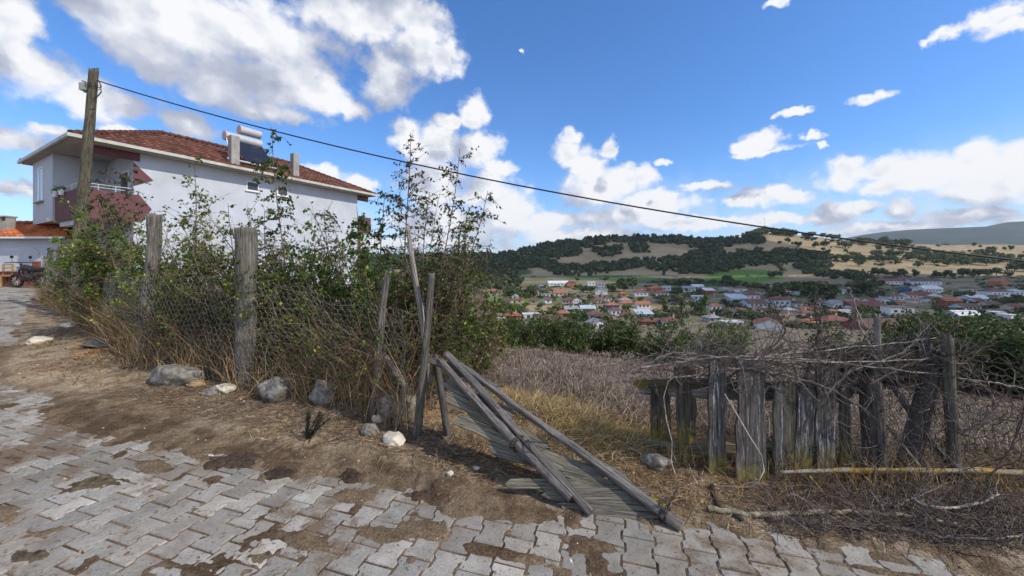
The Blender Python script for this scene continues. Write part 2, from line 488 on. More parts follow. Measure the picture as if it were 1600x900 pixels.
# ---- ground: one sheet to the horizon
def build_ground():
    th = np.concatenate([np.linspace(-180, -62, 40, endpoint=False), np.linspace(-62, 62, 900), np.linspace(62, 180, 41)[1:-1]])
    rr = np.concatenate([np.linspace(0.25, 1.7, 16, endpoint=False), np.geomspace(1.7, 8, 380, endpoint=False), np.geomspace(8, 60, 170, endpoint=False),
                         np.geomspace(60, 1500, 190, endpoint=False), np.geomspace(1500, 16000, 24)])
    T, Rr = np.meshgrid(np.radians(th), rr)
    X = Rr * np.sin(T); Y = Rr * np.cos(T)
    Z = hgt(X.ravel(), Y.ravel()).reshape(X.shape)
    nr, nt = X.shape
    V = np.stack([X, Y, Z], -1).reshape(-1, 3)
    V = np.concatenate([V, [[0, 0, gz(0, 0)]]])
    I = np.arange(nr * nt).reshape(nr, nt)
    J = np.roll(I, -1, axis=1)
    Fq = np.stack([I[:-1], J[:-1], J[1:], I[1:]], -1)[:, :, [0, 3, 2, 1]].reshape(-1, 4)
    x, y, z = V[:, 0], V[:, 1], V[:, 2]
    # ---- soil / field colours
    Ys = np.maximum(y, 1.0)
    px = CX + F * x / Ys; py = HY - F * (z - EYE) / Ys
    C = np.zeros((len(V), 3)) + (0.27, 0.205, 0.135)             # verge soil
    def blend(mask, c):
        mask = np.clip(mask, 0, 1)[:, None]
        C[:] = C * (1 - mask) + np.array(c) * mask
    n1 = fbm(x * 1.3, y * 1.3, 4, 70); n2 = fbm(x * 6, y * 6, 4, 71)
    blend(sst(0.42, 0.6, n1) * 0.8, (0.35, 0.28, 0.20))
    blend(sst(0.50, 0.60, n2) * 0.6, (0.15, 0.095, 0.058))
    s = y - road_y(x)
    onroad = sst(.12, -.1, s) * (np.hypot(x, y) < 30)
    blend(onroad * .85, (0.185, 0.135, 0.09))
    blend(onroad * sst(.45, .6, n2) * .7, (0.10, 0.066, 0.043))
    blend(sst(.55, .68, fbm(x * 11, y * 11, 3, 74)) * sst(-.3, .1, s) * .5, (0.34, 0.28, 0.21))
    # orange subsoil under the fence
    blend(sst(0.5, 0.7, fbm(x * 2.2, y * 2.2, 3, 72)) * sst(0.6, 1.2, s) * sst(2.2, 1.4, s) * (x < 0), (0.42, 0.22, 0.09))
    fd = sst(0.2, 1.2, y - fence_y(x)) * (x > -3)
    blend(fd, (0.19, 0.148, 0.125))  # purple-brown base kept darker in place of cloud shade on the near field
    blend(fd * sst(0.45, 0.6, n1) * 0.6, (0.11, 0.085, 0.078))
    far = sst(26, 40, np.hypot(x, y)) * (y > 0)
    blend(far, (0.20, 0.165, 0.12))
    v1 = fbm(x / 30, y / 16, 3, 80)
    blend(sst(150, 230, y) * sst(0.45, 0.6, v1) * 0.7, (0.12, 0.14, 0.055))
    blend(sst(150, 230, y) * sst(0.6, 0.5, v1) * 0.5, (0.27, 0.22, 0.14))
    def ell(cx, cy, rx, ry, k=0.25):
        d = np.hypot((px - cx) / rx, (py - cy) / ry)
        return sst(1 + k, 1 - k, d) * (y > 120)
    hill = sst(560, 660, y)
    blend(hill, (0.335, 0.265, 0.165))
    hn = fbm(x / 60, y / 25, 4, 81)
    blend(hill * sst(0.5, 0.66, hn) * 0.5, (0.22, 0.19, 0.10))
    blend(hill * sst(0.5, 0.36, hn) * 0.6, (0.43, 0.33, 0.19))
    # field strips crossing the slope
    blend(ell(1165, 431, 62, 10, .12), (0.10, 0.185, 0.035))
    blend(ell(1110, 443, 75, 5), (0.05, 0.085, 0.03))
    blend(ell(950, 434, 75, 4), (0.075, 0.125, 0.04))
    blend(ell(810, 425, 22, 5), (0.06, 0.10, 0.035))
    blend(ell(1290, 428, 60, 7), (0.38, 0.29, 0.16))
    blend(ell(1010, 438, 60, 4), (0.05, 0.08, 0.03))
    blend(ell(1300, 447, 80, 4), (0.075, 0.11, 0.045))
    blend(ell(1370, 460, 60, 5), (0.06, 0.10, 0.035))
    blend(ell(900, 470, 30, 3), (0.12, 0.19, 0.04))
    blend(ell(790, 470, 60, 6), (0.13, 0.22, 0.04))
    blend(ell(1040, 481, 70, 5), (0.42, 0.32, 0.17))
    blend(ell(860, 481, 110, 4), (0.36, 0.28, 0.17))
    blend(ell(1180, 489, 70, 7), (0.26, 0.20, 0.13))
    me = np_mesh('ground', V, Fq, C, smooth=True)
    o = link('ground', me, mat_ground())
    return tag(o, kind='structure')
def mat_ground():
    m, t, b, o = newmat('soil')
    at = t.node('ShaderNodeAttribute'); at.attribute_name = 'Col'
    g = t.node('ShaderNodeNewGeometry').outputs['Position']
    n = t.noise(g, 9, 10, 0.7)
    f = t.noise(g, 70, 6, 0.7)
    vo = t.node('ShaderNodeTexVoronoi'); t.put(vo.inputs['Vector'], g); vo.inputs['Scale'].default_value = 55
    peb = t.rng(vo.outputs['Distance'], 0.12, 0.22, 1, 0)
    keep = t.rng(t.noise(g, 16, 3), 0.52, 0.60, 0, 1)
    far = t.noise(g, 0.35, 8, 0.65)
    col = t.mix(1.0, at.outputs[0], t.ramp(n, [(0.3, (0.55, 0.52, 0.5)), (0.5, (0.95, 0.95, 0.95)), (0.72, (1.35, 1.33, 1.3))]), 'MULTIPLY')
    col = t.mix(1.0, col, t.ramp(f, [(0.32, (0.42, 0.39, 0.36)), (0.5, (1.0, 1.0, 1.0)), (0.68, (1.5, 1.5, 1.45))]), 'MULTIPLY')
    col = t.mix(1.0, col, t.ramp(far, [(0.35, (0.8, 0.8, 0.78)), (0.65, (1.15, 1.15, 1.15))]), 'MULTIPLY')
    col = t.mix(t.m('MULTIPLY', t.m('MULTIPLY', peb, keep), 0.55), col, (0.36, 0.33, 0.28))
    t.put(b.inputs['Base Color'], col)
    b.inputs['Roughness'].default_value = 0.95
    b.inputs['Specular IOR Level'].default_value = 0.1
    h = t.m('ADD', t.m('MULTIPLY', n, 1.2), t.m('ADD', t.m('MULTIPLY', f, 0.5), t.m('MULTIPLY', t.m('MULTIPLY', peb, keep), 0.5)))
    bump(t, b, h, 0.9, 0.03)
    return m
build_ground()

# ---- road: interlocking concrete pavers in rows across the road
def build_pavers():
    w, l = 0.165, 0.205
    am = 0.010
    prof = [(0.0, 1), (0.20, 1), (0.30, -1), (0.70, -1), (0.80, 1), (1.0, 1)]
    V = []; Fc = []; C = []
    r = random.Random(5)
    def ok(x, y):
        e = float(road_y(x))
        if y > e + 0.03 + 0.05 * (float(vn(x * 3, y * 3, 9)) - .5) * 2: return False
        if x > -6:
            return y > -3.0
        return y > e - 6.5 and y > -3
    iu = range(-190, 75); iv = range(-60, 110)
    cand = []
    for i in iu:
        for j in iv:
            u0 = i * w; v0 = (j + (0.5 if i % 2 else 0)) * l
            cx = EP[0] + EU[0] * (u0 + w / 2) + EV[0] * (v0 + l / 2); cy = EP[1] + EU[1] * (u0 + w / 2) + EV[1] * (v0 + l / 2)
            if cy < -3 or cx > 10 or cx < -31: continue
            cand.append((u0, v0, cx, cy))
    A = np.array([(c[2], c[3]) for c in cand])
    e = road_y(A[:, 0])
    jit = 0.05 * (vn(A[:, 0] * 2, A[:, 1] * 2, 9) - .5) * 2
    keep = (A[:, 1] < e + 0.02 + jit) & ((A[:, 0] > -6) | (A[:, 1] > e - 6.5))
    tone = 0.85 + 0.3 * fbm(A[:, 0] * .5, A[:, 1] * .5, 3, 60)
    for k, (u0, v0, cx, cy) in enumerate(cand):
        if not keep[k]: continue
        g = 0.0058
        hump = r.uniform(-0.003, 0.004); tu = r.uniform(-.010, .010); tv = r.uniform(-.009, .009)
        left = [(u0 + g - am * s_, v0 + g + f_ * (l - 2 * g)) for f_, s_ in prof]
        right = [(u0 + w - g + am * s_, v0 + g + f_ * (l - 2 * g)) for f_, s_ in prof]
        loop = left + right[::-1]
        ring_o = []; ring_i = []
        cu, cv = u0 + w / 2, v0 + l / 2
        top = []; mid = []; bot = []
        for (a, b_) in loop:
            for lst, inset, dz in ((top, 0.006, 0.0), (mid, 0.0, -0.006), (bot, 0.0, -0.05)):
                aa = a + (inset if a < cu else -inset); bb = b_ + (inset if b_ < cv else -inset)
                lst.append((aa, bb, hump + tu * (aa - cu) + tv * (bb - cv) + dz))
        pts = top + mid + bot
        b0 = len(V)
        pts = [(a_ + r.uniform(-.0016, .0016), b_ + r.uniform(-.0016, .0016), c_) for a_, b_, c_ in pts]
        V.extend(pts)
        n = len(loop)
        Fc.append(tuple(b0 + q for q in range(n))[::-1])
        for ring in range(2):
            for q in range(n):
                q2 = (q + 1) % n
                Fc.append((b0 + ring * n + q, b0 + ring * n + q2, b0 + (ring + 1) * n + q2, b0 + (ring + 1) * n + q)[::1])
        t_ = tone[k] * r.uniform(0.72, 1.16) * (1.22 if r.random() < .10 else 1)
        warm = r.uniform(-0.02, 0.03)
        C.extend([(t_ * (1 + warm), t_, t_ * (1 - warm))] * (3 * n))
    V = np.array(V)
    X = EP[0] + EU[0] * V[:, 0] + EV[0] * V[:, 1]; Y = EP[1] + EU[1] * V[:, 0] + EV[1] * V[:, 1]
    Z = base(X, Y) + V[:, 2] + 0.004
    me = bpy.data.meshes.new('road')
    me.from_pydata(np.stack([X, Y, Z], -1).tolist(), [], Fc)
    a = me.color_attributes.new('Col', 'FLOAT_COLOR', 'POINT')
    c = np.ones((len(X), 4), np.float32); c[:, :3] = C
    a.data.foreach_set('color', c.ravel())
    m, t, b, o = newmat('concrete_paver')
    at = t.node('ShaderNodeAttribute'); at.attribute_name = 'Col'
    g = t.node('ShaderNodeNewGeometry').outputs['Position']
    n1 = t.noise(g, 6, 8, 0.65); n2 = t.noise(g, 90, 5, 0.7); n3 = t.noise(g, 2.2, 6, 0.6); n4 = t.noise(g, 26, 6, .7)
    col = t.ramp(n1, [(0.3, (0.22, 0.205, 0.18)), (0.6, (0.335, 0.322, 0.295)), (0.8, (0.41, 0.40, 0.375))])
    col = t.mix(1.0, col, t.ramp(n2, [(0.3, (0.6, 0.6, 0.6)), (0.5, (1, 1, 1)), (0.75, (1.18, 1.18, 1.18))]), 'MULTIPLY')
    col = t.mix(1.0, col, at.outputs[0], 'MULTIPLY')
    n5 = t.noise(g, 1.1, 9, 0.72)
    col = t.mix(t.rng(n3, 0.44, 0.66, 0, 0.6), col, (0.24, 0.20, 0.155))
    col = t.mix(t.rng(t.m('ADD', n5, t.m('MULTIPLY', n2, .25)), 0.665, 0.72, 0, 0.9), col, (0.15, 0.105, 0.07))      # dust
    col = t.mix(t.rng(n4, 0.585, 0.64, 0, 0.85), col, (0.10, 0.075, 0.055))       # crumbs and stains
    t.put(b.inputs['Base Color'], col); b.inputs['Roughness'].default_value = 0.85
    bump(t, b, t.m('ADD', n2, t.m('MULTIPLY', n4, 1.2)), 0.6, 0.006)
    tag(link('road', me, m), kind='structure')
build_pavers()

# ---- distant mountains
def ridge(name, pts, Y, depth, c):
    V = []; Fq = []
    xs = np.arange(-2500, 5200, 25)
    hh = np.interp(xs, [p[0] for p in pts], [p[1] for p in pts])
    hh = hh - (fbm(xs / 60, xs * 0, 4, 90) - .5) * 4
    nd = 14
    for j in range(nd):
        t_ = j / (nd - 1)
        yy = Y - depth * (1 - t_)
        for x_, h_ in zip(xs, hh):
            X = (x_ - CX) / F * Y
            zt = EYE + (HY - h_) / F * Y
            k = 1 - (1 - t_) ** 1.6
            z = -60 + (zt + 60) * k + (float(vn(X / 300, yy / 300, 91)) - .5) * 90 * (1 - t_) * k * 2
            V.append((X, yy, z))
    n = len(xs)
    for j in range(nd - 1):
        for i in range(n - 1): Fq.append((j * n + i, j * n + i + 1, (j + 1) * n + i + 1, (j + 1) * n + i))
    me = np_mesh(name, np.array(V), np.array(Fq), smooth=True)
    m, t, b, o = newmat(name)
    g = t.node('ShaderNodeNewGeometry').outputs['Position']
    col = t.mix(t.rng(t.noise(g, 0.006, 8, 0.7), 0.5, 0.7, 0, 1), c, tuple(k * 1.9 for k in c))
    t.put(b.inputs['Base Color'], col); b.inputs['Roughness'].default_value = 1
    return tag(link(name, me, m), kind='structure')
ridge('hills', [(-2500, 404), (700, 402), (1200, 392), (1340, 368), (1370, 364), (1430, 359), (1500, 355), (1600, 351), (1700, 350), (2200, 365), (5200, 400)], 4800, 1900, (0.024, 0.042, 0.028))
ridge('far_hills', [(-2500, 404), (1300, 402), (1500, 362), (1560, 349), (1585, 345), (1610, 347), (1700, 352), (2100, 370), (5200, 404)], 9500, 2500, (0.05, 0.07, 0.05))
# ================================================================== NEAR OBJECTS
def basis(d, up=Vector((0, 0, 1)), roll=0.0):
    z = Vector(d).normalized()
    x = up.cross(z)
    if x.length < 1e-3: x = Vector((1, 0, 0))
    x.normalize(); y = z.cross(x)
    M = Matrix((x, y, z)).transposed().to_4x4()
    return M @ Matrix.Rotation(roll, 4, 'Z')
def log(name, p0, p1, r0, r1, mat, parent=None, bend=0.0, seed=0, n=20, flat=1.0, ragged=0.02, rough=0.10, roll=0.0, label=None, cat=None, group=None, knots=2):
    """tapered weathered pole; own Z runs from p0 to p1"""
    p0 = Vector(p0); p1 = Vector(p1); L = (p1 - p0).length
    rings = max(8, int(L / 0.045))
    k = np.arange(n) / n * 2 * math.pi
    V = []; rs = random.Random(seed * 7 + 3)
    kn = [(rs.uniform(.15, .9) * L, rs.uniform(0, 6.28), rs.uniform(.04, .09)) for _ in range(knots)]
    for i in range(rings + 1):
        t = i / rings; z = t * L
        r = r0 + (r1 - r0) * t
        g = (fbm(k * 2.6 + 9 * seed, np.full(n, z * 1.3 + seed), 3, seed) - .5) * 2 * rough
        g2 = (vn(k * 5.1 + seed, np.full(n, z * 2.1), seed + 5) - .5) * rough
        rr = r * (1 + g + g2)
        for (kz, ka, kr) in kn:
            dz = (z - kz) / kr; da = np.angle(np.exp(1j * (k - ka)))
            rr = rr + r * 0.35 * np.exp(-dz * dz - (da / .5) ** 2)
        am_ = min(r0, .045) * .55
        bx = bend * math.sin(math.pi * t) + (float(vn(z * 2.2, seed, 3)) - .5) * am_
        by = (float(vn(z * 1.7, seed, 13)) - .5) * am_
        zz = np.full(n, z)
        if i == rings: zz = zz + (vn(k * 2 + seed, k * 0, 31) - .5) * ragged * 2
        V += [(bx + rr[j] * math.cos(k[j]), by + rr[j] * flat * math.sin(k[j]), zz[j]) for j in range(n)]
    Fc = []
    for i in range(rings):
        for j in range(n):
            j2 = (j + 1) % n
            Fc.append((i * n + j, i * n + j2, (i + 1) * n + j2, (i + 1) * n + j))
    b = len(V); V.append((0, 0, 0)); V.append((0, 0, L - ragged * .4))
    for j in range(n):
        Fc.append((b, (j + 1) % n, j)); Fc.append((b + 1, rings * n + j, rings * n + (j + 1) % n))
    me = bpy.data.meshes.new(name); me.from_pydata(V, [], Fc)
    sm = [True] * (rings * n) + [False] * (2 * n)
    me.polygons.foreach_set('use_smooth', sm); me.update()
    M = Matrix.Translation(p0) @ basis(p1 - p0, roll=roll)
    return tag(link(name, me, mat, parent, M), label, cat, group)
def board(name, p0, p1, wd, th, mat, parent=None, nrm=Vector((0, -1, 0)), seed=0, w1=None, point=0.0, label=None, taper0=0.0):
    """sawn plank: Z along, X width, Y thickness facing nrm"""
    p0 = Vector(p0); p1 = Vector(p1); L = (p1 - p0).length
    z = (p1 - p0).normalized(); y = -(Vector(nrm) - z * Vector(nrm).dot(z)).normalized(); x = y.cross(z)
    M = Matrix.Translation(p0) @ Matrix((x, y, z)).transposed().to_4x4()
    w1 = wd if w1 is None else w1
    n = max(8, int(L / 0.03)); nx = 6
    V = []; Fc = []
    for i in range(n + 1):
        t = i / n; w = (wd + (w1 - wd) * t) / 2
        if point and t > 1 - point: w *= 0.35 + 0.65 * (1 - t) / point
        if taper0 and t < taper0: w *= 0.3 + 0.7 * t / taper0
        el_ = (float(vn(t * L * 7, seed, 1)) - .5) * wd * .16; er = (float(vn(t * L * 7, seed, 2)) - .5) * wd * .16
        bow = (float(vn(t * L * 1.5, seed, 3)) - .5) * th * 1.2
        for s_ in (-1, 1):
            for q in range(nx + 1):
                f = q / nx
                xx = -w + el_ + (2 * w + er - el_) * f
                zz = t * L
                if i == n: zz += (float(vn(f * 6, seed, 8)) - .6) * 0.05
                if i == 0: zz += (float(vn(f * 6, seed, 18)) - .4) * 0.05
                gr = (float(vn(f * 9, zz * 2 + seed * 3, 6)) - .5) * th * .28
                V.append((xx, s_ * (th / 2) + bow + s_ * gr, zz))
    row = 2 * (nx + 1)
    for i in range(n):
        a = i * row; b = a + row
        for q in range(nx):
            Fc.append((a + q, a + q + 1, b + q + 1, b + q))
            o_ = nx + 1
            Fc.append((a + o_ + q, b + o_ + q, b + o_ + q + 1, a + o_ + q + 1))
        Fc.append((a, b, b + nx + 1, a + nx + 1)); Fc.append((a + nx, a + row - 1, b + row - 1, b + nx))
    for e_ in (0, n * row):
        for q in range(nx): Fc.append((e_ + q, e_ + nx + 1 + q, e_ + nx + 2 + q, e_ + q + 1) if e_ == 0 else (e_ + q, e_ + q + 1, e_ + nx + 2 + q, e_ + nx + 1 + q))
    me = bpy.data.meshes.new(name); me.from_pydata(V, [], Fc); me.update()
    o = link(name, me, mat, parent, M)
    if label: o['label'] = label
    return o
# ---- stick / leaf clouds, vectorised
def unit(a): return a / np.maximum(np.linalg.norm(a, axis=-1, keepdims=True), 1e-9)
def walk(P0, D, L, n=4, wob=0.25, grav=0.0):
    P0 = np.asarray(P0, float); D = unit(np.asarray(D, float)); L = np.broadcast_to(np.asarray(L, float), (len(P0),))
    out = [P0]; p = P0
    for i in range(n):
        D = unit(D + rng.normal(0, wob, D.shape) + np.array([0, 0, grav]))
        p = p + D * (L / n)[:, None]; out.append(p)
    return np.stack(out, 1)
def path_mesh(name, paths, r0, r1, sides=3, cols=None):
    N, K, _ = paths.shape
    D = unit(np.gradient(paths, axis=1))
    ref = np.array([0.31, 0.52, 0.79]); A = unit(np.cross(D, ref)); B = np.cross(D, A)
    rad = np.asarray(r0).reshape(-1, 1) * (1 - np.linspace(0, 1, K))[None] + np.asarray(r1).reshape(-1, 1) * np.linspace(0, 1, K)[None]
    rad = np.broadcast_to(rad, (N, K))
    k = np.arange(sides) / sides * 2 * math.pi
    V = paths[:, :, None, :] + rad[:, :, None, None] * (A[:, :, None, :] * np.cos(k)[None, None, :, None] + B[:, :, None, :] * np.sin(k)[None, None, :, None])
    idx = np.arange(N * K * sides).reshape(N, K, sides)
    a = idx[:, :-1]; b = idx[:, 1:]
    Fq = np.stack([a, np.roll(a, -1, 2), np.roll(b, -1, 2), b], -1).reshape(-1, 4)
    c = None
    if cols is not None: c = np.repeat(np.asarray(cols), K * sides, 0)
    return V.reshape(-1, 3), Fq, c
def on_paths(paths, n, t0=0.2):
    N, K, _ = paths.shape
    i = rng.integers(0, N, n); t = (t0 + (1 - t0) * rng.random(n)) * (K - 1); j = np.minimum(t.astype(int), K - 2); f = (t - j)[:, None]
    a = paths[i, j]; b = paths[i, j + 1]
    return a * (1 - f) + b * f, unit(b - a)
def pal(n, palette, var=0.25):
    cs = np.array([p[:3] for p in palette], float); w = np.array([p[3] for p in palette], float); w /= w.sum()
    c = cs[rng.choice(len(cs), n, p=w)]
    return np.clip(c * (1 + rng.normal(0, var, (n, 1))).clip(.4, 1.9), 0, 1)
def leaves(P0, D, size, cols, droop=0.4, width=0.5, spread=1.0):
    """diamond leaves folded along the midrib"""
    n = len(P0)
    d = unit(D * 0.5 + rng.normal(0, .7 * spread, (n, 3)) + np.array([0, 0, -droop]))
    s = unit(np.cross(d, rng.normal(0, 1, (n, 3))))
    nn = np.cross(d, s)
    L = (size * rng.uniform(.6, 1.35, n))[:, None]
    w = L * width * 0.5
    a = P0; tip = P0 + d * L; m = P0 + d * L * .45
    l_ = m + s * w + nn * w * .35; r_ = m - s * w + nn * w * .35
    V = np.stack([a, l_, tip, r_], 1).reshape(-1, 3)
    i = np.arange(n)[:, None] * 4
    Fq = np.concatenate([i + np.array([[0, 3, 2, 1]])], 0)
    return V, Fq, np.repeat(cols, 4, 0)
def blades(P0, D, L, w, cols, bend=0.3):
    """tapered bent grass blade, 2 quads"""
    n = len(P0); D = unit(D); L = L[:, None]
    s = unit(np.cross(D, rng.normal(0, 1, (n, 3)))) * w[:, None]
    side = unit(rng.normal(0, 1, (n, 3)) * np.array([1, 1, .2]))
    m = P0 + D * L * .55 + side * L * bend * .15; t = P0 + D * L * .95 + side * L * bend * .6 + np.array([0, 0, -1]) * L * bend * .15
    V = np.stack([P0 - s, P0 + s, m + s * .75, m - s * .75, t + s * .15, t - s * .15], 1).reshape(-1, 3)
    i = np.arange(n)[:, None] * 6
    Fq = np.concatenate([i + np.array([[0, 1, 2, 3]]), i + np.array([[3, 2, 4, 5]])], 0)
    return V, Fq, np.repeat(cols, 6, 0)
def joinm(parts):
    V = []; Fq = []; C = []; b = 0
    for v, f, c in parts:
        V.append(v); Fq.append(f + b); b += len(v)
        C.append(c if c is not None else np.ones((len(v), 3)))
    return np.concatenate(V), np.concatenate(Fq), np.concatenate(C)
def put(name, parts, mat, parent=None, origin=None):
    V, Fq, C = joinm(parts)
    if origin is None: origin = parent_world(parent).translation if parent is not None else Vector((float(V[:, 0].mean()), float(V[:, 1].mean()), float(V[:, 2].min())))
    me = np_mesh(name, V - np.array(origin), Fq, C)
    return link(name, me, mat, parent, origin=Vector(origin))

M_leaf = mat_leaf('leaf', .38); M_straw = mat_leaf('straw', 0.15, 0.8)
M_twig = mat_plain('twig_bark', (0.27, 0.225, 0.18), .9, .3, 20, attr=True)
W_post = mat_wood('grey_post', (0.27, 0.255, 0.225), (0.04, 0.036, 0.03), grain=32)
W_olive = mat_wood('olive_post', (0.20, 0.19, 0.155), (0.035, 0.032, 0.027), grain=30)
W_pale = mat_wood('pale_wood', (0.42, 0.39, 0.35), (0.12, 0.10, 0.085))
W_dark = mat_wood('dark_wood', (0.17, 0.155, 0.145), (0.025, 0.022, 0.02))
W_log = mat_wood('gate_log', (0.30, 0.28, 0.265), (0.02, 0.017, 0.017), grain=60)
W_slat = mat_wood('gate_slat', (0.25, 0.235, 0.20), (0.04, 0.036, 0.03), grain=40)
W_slatm = mat_wood('mossy_slat', (0.28, 0.265, 0.21), (0.06, 0.055, 0.04), grain=40, moss=(0.20, 0.185, 0.08), mossz=(-4, 2.4))
W_plank = mat_wood('fence_plank', (0.175, 0.16, 0.13), (0.03, 0.027, 0.022), grain=22, moss=(0.30, 0.26, 0.035), mossz=(0.05, 0.55))
W_plankp = mat_wood('painted_plank', (0.17, 0.16, 0.15), (0.028, 0.026, 0.025), grain=26, moss=(0.30, 0.26, 0.035), mossz=(.02, 0.38), paint=(0.50, 0.50, 0.52))
W_rail = mat_wood('painted_rail', (0.36, 0.35, 0.33), (0.10, 0.09, 0.08), grain=20, paint=(0.66, 0.66, 0.67))
W_mossr = mat_wood('mossy_rail', (0.25, 0.23, 0.17), (0.07, 0.06, 0.04), grain=20, moss=(0.26, 0.245, 0.05), mossz=(-3, 3))
M_wire = mat_plain('wire', (0.42, 0.40, 0.38), .5, .3, 30, metal=.6, bmp=0)
M_rust = mat_plain('rusty_wire', (0.075, 0.06, 0.055), .7, .3, 30, metal=.3, bmp=0)
M_rock = mat_plain('rock', (0.27, 0.255, 0.23), .9, .4, 14, bmp=1.0, dirty=(0.16, 0.13, 0.09))
M_rockw = mat_plain('white_rock', (0.62, 0.57, 0.47), .85, .18, 14, bmp=.4)

# ---- utility pole
pb = GY(112, 9.0); pt = P(147, 112, 9.0)
up_ = empty('utility_pole', pb, 'tall leaning grey wooden utility pole in front of the balcony of the white house', 'utility pole')
W_pole = mat_wood('pole_wood', (0.175, 0.16, 0.115), (0.04, 0.036, 0.027), grain=14)
log('pole_shaft', pb - Vector((0, 0, .3)), pt, 0.118, 0.086, W_pole, up_, seed=4, n=24, ragged=.12, rough=.09, knots=2)
mb = MB()
jb = P(133, 135, 8.95)
mb.box((jb.x - .085, jb.y - .06, jb.z - .10), (jb.x + .07, jb.y + .06, jb.z + .07)); mb.tube([jb + Vector((0, 0, -.10)), jb + Vector((0, 0, -.14))], .03, 8)
mb.build('junction_box', mat_plain('box_grey', (0.36, 0.38, 0.34), .5), up_)
mb = MB()
for dz in (0.32, 0.37):
    c = pt + (pb - pt).normalized() * dz
    mb.tube([c + Vector((.125 * math.cos(a), .125 * math.sin(a), 0)) for a in np.linspace(0, 6.28, 16)], .008, 5)
mb.tube([P(134, 128, 8.9), P(128, 126, 8.9)], .012, 5)
mb.build('wire_band', M_rust, up_)
mb = MB(); mb.tube([P(154, 126, 8.9), P(158, 134, 8.85), P(158, 144, 8.85), P(153, 150, 8.85), P(147, 155, 8.85)], .012, 5)
mb.build('wire_loop', M_rust, up_)
# cable: catenary to a pole far to the right of the view
A = P(152, 126, 8.95); B = P(2500, 484, 5.0)
mb = MB(); pts = []
for i in range(61):
    t = i / 60; q = A.lerp(B, t); q.z -= 4 * 0.80 * t * (1 - t); pts.append(q)
mb.tube(pts, 0.0135, 6)
tag(mb.build('overhead_cable', mat_plain('cable_black', (0.02, 0.02, 0.022), .6)), 'black overhead cable sagging from the leaning pole across the sky', 'cable')

# ---- fence posts
def post(name, pxt, rt, pxb, rb, wpx, mat, label, cat='fence post', group='wooden posts along the left fence', wtop=None, seed=0, dY=0.0, flat=.85, **k):
    g = G(pxb, rb)
    top = P(pxt, rt, g.y + dY)
    r = wpx / 2 / F * g.y
    r1 = (wtop or wpx) / 2 / F * g.y
    return log(name, g - (top - g).normalized() * .18, top, r, r1, mat, seed=seed, flat=flat, label=label, cat=cat, group=group, **k)
post('fence_post', 243, 335, 222, 566, 17, W_post, 'grey round fence post leaning right between the utility pole and the thickest post', wtop=21, seed=1)
post('fence_post', 384, 357, 384, 604, 31, W_post, 'thickest upright grey fence post with deep cracks and flat sawn top', wtop=31, seed=2, ragged=.01)
post('fence_post', 606, 424, 582, 646, 14, W_post, 'thin pale bark covered fence post left of the gate post', wtop=11, seed=3)
post('gate_post', 676, 428, 652, 684, 19, W_olive, 'forked gate post that holds the upper end of the collapsed gate', cat='gate post', wtop=14, seed=5, group=None, flat=.7)
post('fence_post', 79, 388, 68, 472, 8, W_dark, 'small dark fence post at the far left in front of the low annex', seed=6, wtop=7)
post('fence_post', 97, 384, 80, 470, 7, W_post, 'thin post leaning against the small dark post at the far left', seed=7)
post('fence_post', 148, 400, 140, 492, 9, W_post, 'grey post half buried in twigs right of the utility pole', seed=8)
g = G(655, 668)
log('leaning_pole', P(671, 600, g.y - .02), P(637, 354, g.y - .12), .028, .019, W_pale, seed=9, bend=.03, label='long pale bare pole leaning left above the gate post', cat='pole')
log('brace_stick', P(640, 612, 3.75), P(597, 549, 3.95), .034, .022, W_pale, seed=10, label='short diagonal brace stick between the thin pale post and the gate post', cat='stick')
log('prop_stake', G(704, 684) - Vector((0, 0, .1)), P(680, 556, 3.55), .034, .026, W_dark, seed=11, label='dark stake leaning right of the gate post under the collapsed gate', cat='stake')

# ---- collapsed gate
A0 = P(688, 560, 3.45); A1 = P(921, 803, 2.47); C1 = P(1058, 822, 2.36)
pn = (A1 - A0).cross(C1 - A1).normalized()
if pn.y > 0: pn = -pn
def onp(px, py, lift=0.0):
    d = Vector(((px - CX) / F, 1, (HY - py) / F)); o = Vector((0, 0, EYE))
    t = (A1 - o).dot(pn) / d.dot(pn)
    return o + d * t + pn * lift
gate = empty('collapsed_gate', (A1 + C1) / 2 * 1.0, 'collapsed gate of grey slats wired to long poles sliding down onto the pavers', 'gate')
log('pole', onp(925, 803, .05), onp(699, 556, .055), .031, .027, W_log, gate, seed=21, knots=9, rough=.24)
log('pole', onp(892, 783, .045), onp(690, 566, .05), .030, .026, W_log, gate, seed=22, knots=9, rough=.24, bend=.02)
log('pole', onp(1062, 826, .045), onp(716, 573, .045), .032, .024, W_log, gate, seed=23, knots=9, rough=.24, bend=-.015)
slats = [((662, 557), (780, 607), 13, 0), ((694, 597), (800, 650), 11, 0), ((697, 619), (850, 697), 16, 1), ((731, 645), (855, 700), 9, 0),
         ((711, 654), (885, 728), 14, 1), ((762, 694), (945, 748), 24, 0), ((790, 757), (985, 757), 17, 1), ((850, 770), (1010, 772), 15, 0), ((872, 785), (1020, 795), 25, 0)]
for i, (a, b, wpx, mz) in enumerate(slats):
    pa = onp(*a, lift=-.002 * (i % 2)); pb_ = onp(*b, lift=-.002 * (i % 2))
    if pa.z < .02: pa.z = .02
    if pb_.z < .02: pb_.z = .02
    wd = wpx / F * (pa.y + pb_.y) / 2 * (1.08 + .22 * ((i * 5) % 3 - 1))
    board('slat', pb_, pa, wd, .022, W_slatm if mz else W_slat, gate, nrm=pn, seed=40 + i, point=.05)
